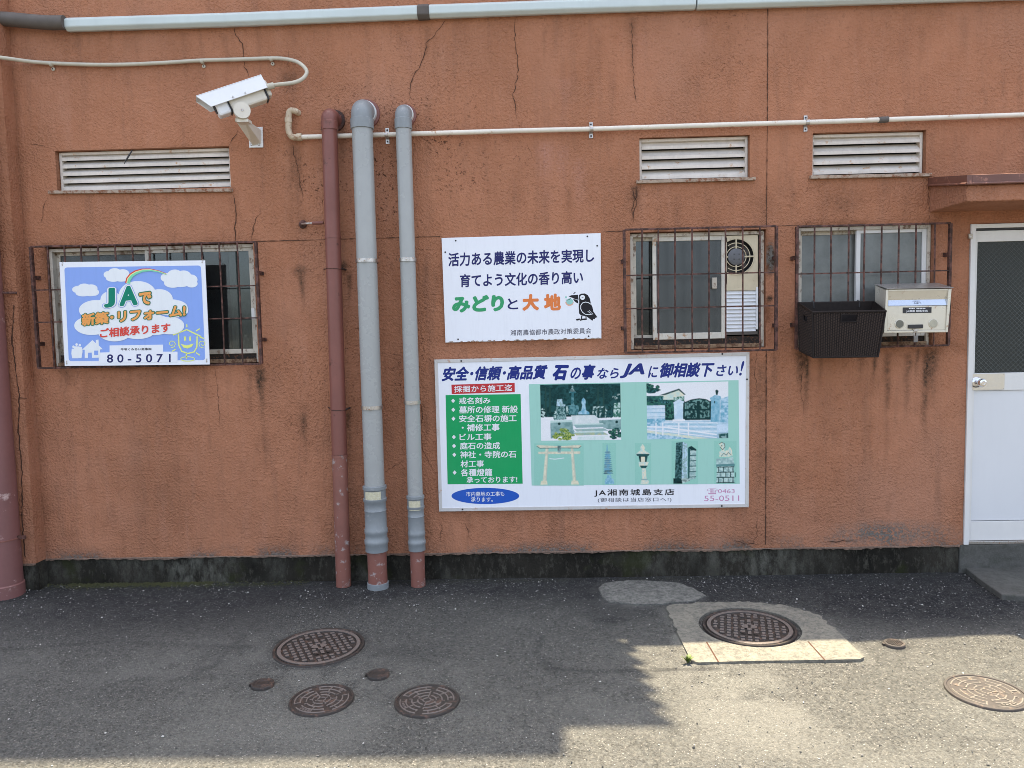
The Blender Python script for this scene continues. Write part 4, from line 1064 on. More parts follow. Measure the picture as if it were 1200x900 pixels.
# ================================================================= WINDOW GRILLES
def grille(label, q4, bars, rails, d=.075, sides=True, mat=M_RUSTBAR, skip_low=None):
    """q4 TL TR BR BL photo corners of the frame; bars: x at mid height; rails: fractions"""
    P = [W(x, y, d) for x, y in q4]
    root = thing("window_grille", label, "window grille", Vector((P[3].x, 0, P[3].z)), "security grilles over the windows")
    fb = MB(); fw = .016
    for a, b in ((P[0], P[1]), (P[3], P[2])): fb.bar(a, b, .010, .012, mat)
    for a, b in ((P[0], P[3]), (P[1], P[2])): fb.bar(a, b, .006 if sides else fw, .026, mat, up=(0, 1, 0)) if False else fb.box((a.x+b.x)/2-.008, (a.x+b.x)/2+.008, -d-.006, -d+.02, b.z, a.z, mat)
    fb.build("frame", root, bevel=.002)
    for f in rails:
        l, r_ = P[0].lerp(P[3], f), P[1].lerp(P[2], f); rb = MB(); rb.bar(l, r_, .005, .008, mat); rb.build("rail", root)
    x0, x1 = q4[0][0], q4[1][0]
    for bx in bars:
        f = (bx-(q4[0][0]+q4[3][0])/2)/((q4[1][0]+q4[2][0])/2-(q4[0][0]+q4[3][0])/2)
        tp, bt = P[0].lerp(P[1], f), P[3].lerp(P[2], f)
        jx = random.uniform(-.002, .002)
        bb = MB(); bb.tube([tp+Vector((0, -.009, 0)), tp.lerp(bt, .5)+Vector((jx, -.009, 0)), bt+Vector((0, -.009, 0))], .0053, mat, 10); bb.build("bar", root, smooth=True)
    for s_, a, b in ((-1, P[0], P[3]), (1, P[1], P[2])):
        for f in (.25, .8):
            c = a.lerp(b, f); bk = MB(); bk.box(c.x-.007+s_*.004, c.x+.007+s_*.004, -d, -.0005, c.z-.012, c.z+.012, mat)
            bk.box(c.x-.016 if s_ < 0 else c.x-.004, c.x+.004 if s_ < 0 else c.x+.016, -.006, -.0008, c.z-.012, c.z+.012, mat); bk.build("bracket", root)
    return root
grille("rusty brown window grille behind the blue sign with house drawings", [(36, 289.2), (299.5, 283.5), (306, 426.3), (44.5, 431.5)],
       [61, 80.5, 100, 120, 140, 160, 180, 200, 220, 240.5, 261, 282], (.355, .62))
grille("rusty brown window grille in front of the round ventilation fan", [(732, 269.2), (910, 265), (910, 410), (732.5, 413.3)],
       [752.5, 771.5, 791, 811, 830.5, 850, 870, 890], (.37, .64))
grille("rusty brown window grille that carries the black basket and the mailbox", [(934.5, 265.5), (1114, 261.5), (1112, 404.5), (933.5, 409)],
       [953.5, 973, 993.5, 1012, 1032, 1052, 1072, 1094], (.385,))

# ---- exhaust fan set into the middle window
def exhaust_fan():
    d = -.035
    root = thing("exhaust_fan", "cream ventilation fan with round guard and white shutter in the middle window", "exhaust fan", W(869, 388, d))
    M_FANCREAM = paint("fan_cream", (.66, .58, .41), .5, 0, .05, .3, 8, (.2, .12, .06)); M_FANWHITE = paint("fan_white", (.74, .76, .78), .4, 0, 0, .15, 8)
    c = W(862.5, 301, d); Rr = .112
    q = MB(); x0, x1 = W(851, 300, d).x, W(888, 300, d).x; z1, z0 = W(868, 276, d).z, W(868, 338, d).z
    y = -d
    # panel with round hole
    K = 64; vs_ = []; sq = []
    for k in range(K):
        a = 2*math.pi*k/K; ca, sa = math.cos(a), math.sin(a)
        xi, zi = c.x+Rr*ca, c.z+Rr*sa
        t = min([(x1-c.x)/ca if ca > 1e-6 else 1e9, (x0-c.x)/ca if ca < -1e-6 else 1e9, (z1-c.z)/sa if sa > 1e-6 else 1e9, (z0-c.z)/sa if sa < -1e-6 else 1e9])
        t = max(t, Rr*.2)
        inn = (max(x0, min(x1, xi)), zi)
        vs_.append((inn[0], y, inn[1])); sq.append((c.x+t*ca, y, c.z+t*sa))
    q.add(vs_+sq, [(k, (k+1) % K, K+(k+1) % K, K+k) for k in range(K)], M_FANCREAM)
    q.box(x0, x0+.005, y, y+.06, z0, z1, M_FANCREAM); q.box(x1-.006, x1, y-.001, y+.06, z0, z1, M_FANCREAM)
    q.box(x0, x1, y-.004, y+.03, z0-.012, z0+.03, M_FANCREAM)
    q.build("panel", root, fix=False)
    q = MB(); q.box(x0, x1, y+.06, y+.065, z0, z1, M_BLACK); q.build("housing", root)
    q = MB()
    def clipx(p): return Vector((max(x0+.003, min(x1-.003, p[0])), p[1], p[2]))
    for rr in (.062, .086, .111):
        pts = [(c.x+rr*math.cos(2*math.pi*k/48), y-.004, c.z+rr*math.sin(2*math.pi*k/48)) for k in range(49)]
        run = []
        for p in pts+[None]:
            if p is not None and x0+.002 < p[0] < x1-.002: run.append(p)
            else:
                if len(run) > 1: q.tube(run, .0026, M_FANCREAM, 8)
                run = []
    for k in range(4):
        a = R(90*k); e = Vector((c.x+.112*math.cos(a), y-.004, c.z+.112*math.sin(a))); q.tube([clipx((c.x+.04*math.cos(a), y-.004, c.z+.04*math.sin(a))), clipx(e)], .005, M_FANCREAM, 8)
    q.build("guard", root, smooth=True)
    q = MB(); q.lathe((c.x, y+.004, c.z), (0, -1, 0), [(.052, 0), (.052, .012), (.048, .015), (.012, .017), (0, .017)], M_HUB, 36)
    for a in range(4): q.box(c.x+.022*math.cos(R(45+90*a))-.003, c.x+.022*math.cos(R(45+90*a))+.003, y-.0145, y-.0115, c.z+.022*math.sin(R(45+90*a))-.003, c.z+.022*math.sin(R(45+90*a))+.003, M_BLACK)
    q.build("hub", root, smooth=True)
    q = MB()
    for k in range(5):
        a = R(72*k+20); q.hexa([(c.x+.05*math.cos(a), y+.03, c.z+.05*math.sin(a)), (c.x+.1*math.cos(a-.2), y+.03, c.z+.1*math.sin(a-.2)), (c.x+.1*math.cos(a+.4), y+.045, c.z+.1*math.sin(a+.4)), (c.x+.05*math.cos(a+.5), y+.045, c.z+.05*math.sin(a+.5)),
               (c.x+.05*math.cos(a), y+.033, c.z+.05*math.sin(a)), (c.x+.1*math.cos(a-.2), y+.033, c.z+.1*math.sin(a-.2)), (c.x+.1*math.cos(a+.4), y+.048, c.z+.1*math.sin(a+.4)), (c.x+.05*math.cos(a+.5), y+.048, c.z+.05*math.sin(a+.5))], M_DUCTGRAY)
    q.build("blade", root)
    q = MB(); zb0 = W(868, 388.5, d).z; zt = z0-.013; n = 11; p = (zt-zb0)/n
    for k in range(n):
        q.hexa([(x0+.002, y-.004, zt-k*p-p*.93), (x1-.012, y-.004, zt-k*p-p*.93), (x1-.012, y-.004, zt-k*p-p*.99), (x0+.002, y-.004, zt-k*p-p*.99), (x0+.002, y+.008, zt-k*p), (x1-.012, y+.008, zt-k*p), (x1-.012, y+.010, zt-k*p-p), (x0+.002, y+.010, zt-k*p-p)], M_FANWHITE)
    q.box(x1-.012, x1, y-.008, y+.02, zb0+.012, zt+.02, M_FANWHITE); q.box(x0, x1, y+.0, y+.02, zb0-.02, zb0, M_DUCTGRAY)
    q.build("shutter", root)
M_HUB = paint("fan_hub", (.13, .135, .145), .5, 0, 0, .3, 20)
exhaust_fan()
# putty lump on the wall beside the middle window is part of the wall finish

# ================================================================= BASKET AND MAILBOX
def wicker_mat():
    mt, t, b = new_mat("dark_wicker"); v = objvec(t)
    c = mix(t, noise(t, v, 60, 4), (.008, .007, .007), (.032, .024, .021))
    t.links.new(c, b.inputs["Base Color"]); b.inputs["Roughness"].default_value = .6; b.inputs["Specular IOR Level"].default_value = .15
    return mt
M_WICK = wicker_mat()
M_WICK2 = paint("brown_wicker_strand", (.055, .038, .03), .6, 0, 0, .5, 60, spec=.15)
def basket():
    d0, d1 = .085, .33
    TB = [W(935.5, 355.3, d0), W(1024, 354, d0), W(1038, 364.6, d1), W(952, 366, d1)]
    BB = [W(937, 411, d0), W(1013, 410.5, d0), W(1029, 417.8, d1), W(953, 418.9, d1)]
    root = thing("wicker_basket", "dark wicker basket hanging open on the grille beside the mailbox", "basket", sum(BB, Vector())/4)
    cen = (sum(TB, Vector())+sum(BB, Vector()))/8
    q = MB()
    def side(a, b, c, d, nu, nv, hole=None, inner=False):
        """a,b top, c,d bottom (c under b)"""
        nrm = (b-a).cross(d-a).normalized()
        if nrm.dot((a+c)/2-cen) < 0: nrm = -nrm
        U, V_ = nu*4, nv*3; vs_ = []
        for j in range(V_+1):
            for i in range(U+1):
                u, v = i/U, j/V_
                p = a.lerp(b, u).lerp(d.lerp(c, u), v)
                col = i//4; ph = (i % 4)/4
                e = .0035*math.sin(ph*math.pi*2+math.pi*.5)*(1 if (j//1) % 2 else .35)+.0012*math.sin(j*2.1+col*math.pi)
                if i in (0, U) or j in (0, V_): e = 0
                vs_.append(p+nrm*e*(1 if not inner else 0)-nrm*(.008 if inner else 0))
        fs, fs2 = [], []
        for j in range(V_):
            for i in range(U):
                u, v = (i+.5)/U, (j+.5)/V_
                if hole and hole[0] < u < hole[1] and hole[2] < v < hole[3]: continue
                k = j*(U+1)+i; (fs2 if not inner and i % 4 in (3, 0) and (j+(i+1)//4) % 3 else fs).append((k, k+1, k+U+2, k+U+1))
        o_ = len(q.v); q.add(vs_, fs, M_WICK)
        for f_ in fs2: q.f.append(tuple(o_+t for t in f_)); q.m.append(q.mi(M_WICK2))
    fh = (.39, .62, .06, .23); sh = (.36, .66, .16, .30)
    for a, b, c, d, nu, nv, h in ((TB[3], TB[2], BB[2], BB[3], 30, 17, fh), (TB[0], TB[3], BB[3], BB[0], 15, 17, sh), (TB[2], TB[1], BB[1], BB[2], 15, 17, sh), (TB[1], TB[0], BB[0], BB[1], 30, 17, None)):
        side(a, b, c, d, nu, nv, h); side(a, b, c, d, max(2, nu//3), max(2, nv//3), None, True) if h is None else side(a, b, c, d, nu, nv, h, True)
    q.add(BB, [(0, 1, 2, 3)], M_WICK); q.build("woven_body", root, smooth=True, fix=False)
    q = MB(); q.tube(TB+[TB[0], TB[1]], .0075, M_WICK, 8); q.build("rim", root, smooth=True)
    q = MB()
    for a, b in zip(TB, BB): q.tube([a, b], .005, M_WICK, 8)
    q.tube(BB+[BB[0]], .005, M_WICK, 8); q.build("edging", root, smooth=True)
    for (a, b, c, d), h in (((TB[3], TB[2], BB[2], BB[3]), fh), ((TB[0], TB[3], BB[3], BB[0]), sh)):
        P = lambda u, v: a.lerp(b, u).lerp(d.lerp(c, u), v)
        q = MB(); q.tube([P(h[0], h[2]), P(h[1], h[2]), P(h[1]-.01, h[3]), P(h[0]+.01, h[3]), P(h[0], h[2])], .004, M_WICK, 8); q.build("handle", root, smooth=True)
    q = MB()
    for u in (.2, .8):
        p = TB[0].lerp(TB[1], u); q.tube([p+Vector((0, -.01, -.03)), p+Vector((0, -.004, .012)), p+Vector((0, .02, .014)), p+Vector((0, .022, -.02))], .003, M_BLACK, 8)
    q.build("hook", root)
basket()

def text_geo(s, bold=0.0, shear=0.0, space=1.0):
    cu = bpy.data.curves.new("t", 'FONT'); cu.body = s; cu.size = 1; cu.offset = bold; cu.shear = shear; cu.space_character = space
    cu.resolution_u = 3; cu.fill_mode = 'FRONT'
    ob = bpy.data.objects.new("t", cu); COL.objects.link(ob)
    dg = bpy.context.evaluated_depsgraph_get(); dg.update()
    me = bpy.data.meshes.new_from_object(ob.evaluated_get(dg))
    V = [(v.co.x, v.co.y) for v in me.vertices]; F = [tuple(p.vertices) for p in me.polygons]
    bpy.data.objects.remove(ob); bpy.data.curves.remove(cu); bpy.data.meshes.remove(me)
    return V, F
def letters(mb, s, box, slope, d, mat, bold=0.0, shear=0.0, space=1.0, grow=0.0):
    """set s into the photo box x0 y0 x1 y1 (top left, bottom right before the slope) on the plane d; bold fattens the strokes"""
    V, F = text_geo(s, 0.0, shear, space)
    if not V: return
    xs = [v[0] for v in V]; ys = [v[1] for v in V]; body = max(0.0, bold-grow)
    a, b, c, e = min(xs)-body, max(xs)+body, min(ys)-body, max(ys)+body
    x0, y0, x1, y1 = box; n = 0 if bold < .004 else (8 if bold < .05 else 14)
    for j in range(n+1):
        ox, oy = (0, 0) if j == 0 else (bold*math.cos(2*math.pi*j/n), bold*math.sin(2*math.pi*j/n)); out = []
        for x, y in V:
            px = x0+(x+ox-a)/(b-a)*(x1-x0); py = y1-(y+oy-c)/(e-c)*(y1-y0)+slope*(px-x0)
            out.append(W(px, py, d+j*.00002))
        mb.add(out, F, mat)

def mailbox():
    d0, d1 = .09, .245; k = lambda x, y: (1020+x/10.59, 325+y/10.59)
    fr = [k(195, 150), k(1010, 140), k(962, 682), k(170, 690)]
    F4 = [W(*p, d1) for p in fr]
    tl, tr = W(1025.5, 334.2, d0), W(1098, 332.5, d0)
    root = thing("mailbox", "cream metal mailbox with two round dials and black name strip", "mailbox", Vector(((F4[2].x+F4[3].x)/2, -d1, F4[3].z)))
    M_BOX = paint("mailbox_cream", (.66, .62, .52), .3, .45, .05, .2, 8, (.2, .12, .06)); M_TOP = paint("mailbox_top", (.4, .38, .36), .3, .6, 0, .3, 10)
    bl, br = Vector((tl.x, -d0, F4[3].z)), Vector((tr.x, -d0, F4[2].z))
    q = MB(); F = [p.copy() for p in F4]
    inset = Vector((0, .02, 0))
    q.hexa([p+inset for p in F]+[tl, tr, br, bl], M_BOX)
    q.build("body", root, bevel=.003)
    q = MB(); z = Vector((0, 0, .003)); ov = Vector((0, -.012, 0))
    q.hexa([F[0]+ov+z+Vector((-.004, 0, .003)), F[1]+ov+z+Vector((.004, 0, .003)), F[1]+ov+z+Vector((.004, 0, 0)), F[0]+ov+z+Vector((-.004, 0, 0)), tl+z+Vector((-.004, 0, .003)), tr+z+Vector((.004, 0, .003)), tr+z+Vector((.004, 0, 0)), tl+z+Vector((-.004, 0, 0))], M_TOP)
    q.build("lid", root, bevel=.001)
    # front surround
    def fq(mb, pts, dd0, dd1, mat): mb.pxbox([k(*p) for p in pts], dd0, dd1, mat)
    q = MB()
    fq(q, [(195, 150), (225, 150), (205, 690), (170, 690)], d1-.02, d1, M_BOX); fq(q, [(970, 141), (1010, 140), (962, 682), (935, 682)], d1-.02, d1, M_BOX)
    fq(q, [(224, 150), (969, 141), (968, 165), (223, 172)], d1-.02, d1-.001, M_BOX); fq(q, [(206, 662), (936, 655), (935, 682), (205, 690)], d1-.02, d1-.001, M_BOX)
    q.build("front_frame", root, bevel=.002)
    q = MB()   # sloping hood above the slot
    A = [k(222, 172), k(968, 165), k(962, 268), k(219, 280)]
    P = [W(*A[0], d1-.004), W(*A[1], d1-.004), W(*A[2], d1-.018), W(*A[3], d1-.018)]
    q.hexa(P+[p+Vector((0, .003, 0)) for p in P], M_BOX); q.build("hood", root)
    q = MB(); fl = [k(222, 286), k(950, 272), k(950, 345), k(222, 352)]
    P = [W(*fl[0], d1-.016), W(*fl[1], d1-.016), W(*fl[2], d1-.006), W(*fl[3], d1-.006)]
    q.hexa(P+[p+Vector((0, .004, 0)) for p in P], M_FLAP); fo = q.build("slot_flap", root)
    q = MB()
    for a, b in (((535, 290), (610, 290)), ((560, 296), (545, 322)), ((575, 296), (590, 320)), ((605, 296), (590, 318)), ((610, 300), (625, 318)), ((545, 326), (600, 324)), ((625, 322), (634, 322))):
        q.bar(W(*k(*a), d1-.0075), W(*k(*b), d1-.0075), .001, .0012, M_BLACK, up=(0, 1, 0))
    q.build("maker_mark", fo)
    q = MB(); fq(q, [(212, 358), (945, 350), (935, 652), (208, 658)], d1-.02, d1-.008, M_BOX); pn = q.build("front_door", root, bevel=.002)
    q = MB(); fq(q, [(403, 374), (760, 370), (758, 440), (402, 446)], d1-.008, d1-.0065, M_BLACK)
    letters(q, "JA湘南 城島支店", (1020+445/10.59, 325+405/10.59, 1020+712/10.59, 325+437/10.59), -.012, d1-.006, I_WHITE, .015)
    for i in range(11):
        if i not in (4,): fq(q, [(478+i*19, 379), (492+i*19, 379), (492+i*19, 391), (478+i*19, 391)], d1-.0065, d1-.006, I_WHITE)
    q.build("name_strip", pn)
    for (x, y) in ((360, 579), (778, 572)):
        q = MB(); c = W(*k(x, y), d1-.008); q.lathe(c, (0, -1, 0), [(.027, 0), (.027, .003), (.0245, .004), (.0235, .002), (0, .002)], M_BOX, 32)
        q.lathe(c+Vector((0, -.0021, 0)), (0, -1, 0), [(.0225, 0), (.0225, .001), (0, .0012)], M_DIAL if x < 500 else M_DIAL2, 32); q.build("dial", pn, smooth=True)
    q = MB(); fq(q, [(478, 588), (658, 584), (656, 632), (478, 636)], d1-.008, d1+.004, M_BLACK); q.build("latch", pn, bevel=.003)
    q = MB(); fq(q, [(528, 640), (608, 638), (590, 672), (546, 674)], d1-.008, d1+.003, M_STEEL); q.build("hasp", pn, bevel=.002)
    p = W(*k(562, 668), d1+.004)
    pk = thing("padlock", "small dull padlock hanging below the mailbox front", "padlock", p-Vector((0, 0, .075)))
    q = MB(); q.tube([p+Vector((-.006, 0, -.03)), p+Vector((-.007, 0, -.006))]+[p+Vector((.007*math.sin(R(a)), 0, -.006+.007*math.cos(R(a)))) for a in range(-75, 76, 25)]+[p+Vector((.007, 0, -.006)), p+Vector((.006, 0, -.03))], .0022, M_STEEL, 8); q.build("shackle", pk, smooth=True)
    q = MB(); q.box(p.x-.013, p.x+.013, p.y-.007, p.y+.007, p.z-.066, p.z-.026, M_PADLOCK); q.build("body", pk, bevel=.004)
I_WHITE = ink("print_white", (.78, .8, .82))
M_FLAP = paint("flap_steel", (.55, .6, .68), .22, .8, 0, .15, 10); M_DIAL = paint("dial_gray", (.16, .16, .13), .3, .3, 0, .3, 30); M_DIAL2 = paint("dial_pale", (.45, .43, .34), .3, .3, 0, .4, 30)  # the flap's blue tint stands in for the sky it reflects
M_PADLOCK = paint("padlock_gray", (.2, .19, .18), .45, .6, .2, .4, 30)
mailbox()

# ================================================================= SIGNS
I_PANEL = ink("sign_white", (.79, .82, .87), .38, .05); I_NAVY = ink("print_navy", (.022, .026, .125)); I_GREEN = ink("print_green", (.045, .33, .14))
I_ORANGE = ink("print_orange", (.72, .21, .06)); I_BLACK = ink("print_black", (.016, .016, .02)); I_RED = ink("print_red", (.5, .035, .04)); I_BLUE = ink("print_blue", (.02, .1, .48))
I_PANELGREEN = ink("panel_green", (.012, .34, .11)); I_TEAL = ink("panel_teal", (.34, .62, .53)); I_PINK = ink("print_pink", (.55, .25, .42)); I_DIM = ink("print_gray", (.1, .1, .13))
I_SKY = ink("print_sky", (.25, .385, .79)); I_CLOUD = ink("print_cloud", (.78, .82, .84)); I_DKGREEN = ink("print_dark_green", (.012, .17, .09)); I_JAG = ink("print_leaf_green", (.008, .22, .14))
I_LORANGE = ink("print_light_orange", (.82, .36, .1)); I_LRED = ink("print_light_red", (.68, .075, .055)); I_YEL = ink("print_yellow", (.78, .85, .22)); I_MINT = ink("print_mint", (.22, .68, .42)); I_PALEYEL = ink("print_pale_yellow", (.85, .78, .35))
def flat(mb, pts, d, mat): mb.add([W(x, y, d) for x, y in pts], [tuple(range(len(pts)))], mat)
def disc(mb, cx, cy, rx, ry, d, mat, n=36, a0=0, a1=360):
    pts = [(cx+rx*math.cos(R(a0+(a1-a0)*i/n)), cy+ry*math.sin(R(a0+(a1-a0)*i/n))) for i in range(n if a1-a0 == 360 else n+1)]
    flat(mb, pts, d, mat)
def stroke(mb, pts, wpx, d, mat, closed=False):
    P = list(pts)+([pts[0]] if closed else []); L, Rr = [], []
    wl = wpx if isinstance(wpx, (list, tuple)) else [wpx]*len(P)
    for i, (x, y) in enumerate(P):
        if closed and i in (0, len(P)-1): a, b = P[-2], P[1]
        else: a, b = P[max(0, i-1)], P[min(len(P)-1, i+1)]
        tx, ty = b[0]-a[0], b[1]-a[1]; l = math.hypot(tx, ty) or 1; nx, ny = -ty/l*wl[i]/2, tx/l*wl[i]/2
        L.append((x+nx, y+ny)); Rr.append((x-nx, y-ny))
    V = [W(x, y, d) for x, y in L]+[W(x, y, d) for x, y in Rr]; n = len(P)
    mb.add(V, [(i, i+1, n+i+1, n+i) for i in range(n-1)], mat)
LY = .0005                                   # thickness of one printed layer

# ---- white slogan sign
def slogan_sign():
    d = .022
    root = thing("sign", "white slogan sign with black crow drawing and green and orange lettering", "sign", W(613, 400, 0), "signs on the wall")
    q = MB(); q4 = [(517.4, 278.9), (703.9, 273.2), (704.8, 396.6), (522, 401.5)]
    n = 40; fr = []
    q.pxbox(q4, .001, d, I_PANEL)
    q.build("panel", root, bevel=.0015)
    q = MB()  # chipped lower edge
    for i in range(26):
        u = (i+random.random())/26; x = 522+182*u; y = 401.2-4.9*u
        flat(q, [(x-2.5, y+.1), (x+random.uniform(1, 3.5), y+.05), (x+random.uniform(0, 2), y-random.uniform(.5, 1.6)), (x-1, y-random.uniform(.3, 1.2))], d+LY, M_RUSTSILL)
    q.build("chipped_edge", root)
    for x, y in ((534, 282), (688.3, 277), (699.8, 288), (521.8, 295.5), (536.8, 397.6), (689.8, 394)):
        q = MB(); q.lathe(W(x, y, d), (0, -1, 0), [(.0055, 0), (.0045, .003), (0, .0035)], M_BLACK, 10); q.build("screw", root)
    q = MB(); s = -.0295
    letters(q, "活力ある農業の未来を実現し", (525.3, 296.3, 696.2, 312.4), s, d+LY, I_NAVY, .026, space=1.0); q.build("lettering", root)
    q = MB(); letters(q, "育てよう文化の香り高い", (538.9, 321.3, 683.3, 336.8), s, d+LY, I_NAVY, .026); q.build("lettering", root)
    q = MB(); letters(q, "みどり", (529.7, 346.8, 590.7, 366.6), s, d+LY, I_GREEN, .06); q.build("lettering", root)
    q = MB(); letters(q, "と", (594.8, 349.8, 607.2, 362.5), 0, d+LY, I_NAVY, .02); q.build("lettering", root)
    q = MB(); letters(q, "大", (612.2, 344.9, 631.6, 364.3), s, d+LY, I_ORANGE, .058); q.build("lettering", root)
    q = MB(); letters(q, "地", (637.5, 344.4, 657.3, 364.2), s, d+LY, I_ORANGE, .055); q.build("lettering", root)
    q = MB(); letters(q, "湘南農協都市農政対策委員会", (598.2, 386.6, 692.9, 393.4), -.027, d+LY, I_DIM, .008, space=1.05); q.build("lettering", root)
    # crow
    q = MB(); k = lambda L: [(640+x/15, 330+y/15) for x, y in L]
    flat(q, k([(575, 235), (620, 212), (680, 208), (730, 235), (765, 290), (780, 350), (785, 385), (815, 450), (832, 530), (855, 560), (900, 625), (860, 640), (858, 660), (830, 655), (815, 688), (760, 650), (705, 608), (660, 602), (610, 592), (580, 560), (572, 450), (575, 380)]), d+LY, I_BLACK)
    flat(q, k([(398, 262), (440, 240), (560, 230), (570, 320), (520, 312), (460, 285)]), d+LY, I_BLACK)
    flat(q, k([(470, 300), (560, 330), (565, 385), (520, 365), (490, 335)]), d+LY, I_BLACK)
    stroke(q, k([(482, 220), (505, 190), (515, 195)]), 1.0, d+LY, I_BLACK)
    disc(q, 640+640/15, 330+278/15, 2.9, 2.9, d+2*LY, I_CLOUD); stroke(q, k([(625, 278), (655, 278)]), .5, d+3*LY, I_DIM)
    stroke(q, k([(790, 400), (740, 368), (690, 360), (640, 375), (608, 420), (608, 480), (640, 540), (690, 575), (760, 582), (825, 565)]), .8, d+2*LY, I_CLOUD)
    for a, b in (((730, 520), (780, 560)), ((755, 505), (795, 545)), ((575, 235), (578, 390))): stroke(q, k([a, b]), .5, d+2*LY, I_CLOUD)
    flat(q, k([(615, 600), (640, 600), (630, 650), (712, 645), (715, 672), (640, 678), (600, 690), (588, 678), (612, 655)]), d+LY, I_BLACK)
    flat(q, k([(690, 600), (708, 605), (712, 650), (695, 650)]), d+LY, I_BLACK)
    flat(q, k([(525, 660), (560, 650), (600, 648), (595, 668), (560, 685), (530, 682)]), d+LY, I_BLACK)
    disc(q, 640+410/15, 330+360/15, 4.8, 4.5, d+LY, I_PEACH, a0=-5, a1=185); disc(q, 640+415/15, 330+350/15, 4.0, 3.6, d+2*LY, I_AQUA)
    stroke(q, k([(345, 322), (380, 325), (410, 312), (430, 290)]), .6, d+3*LY, I_BLACK); disc(q, 640+348/15, 330+275/15, 1.1, 1.2, d+2*LY, I_AQUA)
    q.build("crow_drawing", root)
I_PEACH = ink("print_peach", (.75, .42, .3)); I_AQUA = ink("print_aqua", (.3, .58, .52))
slogan_sign()

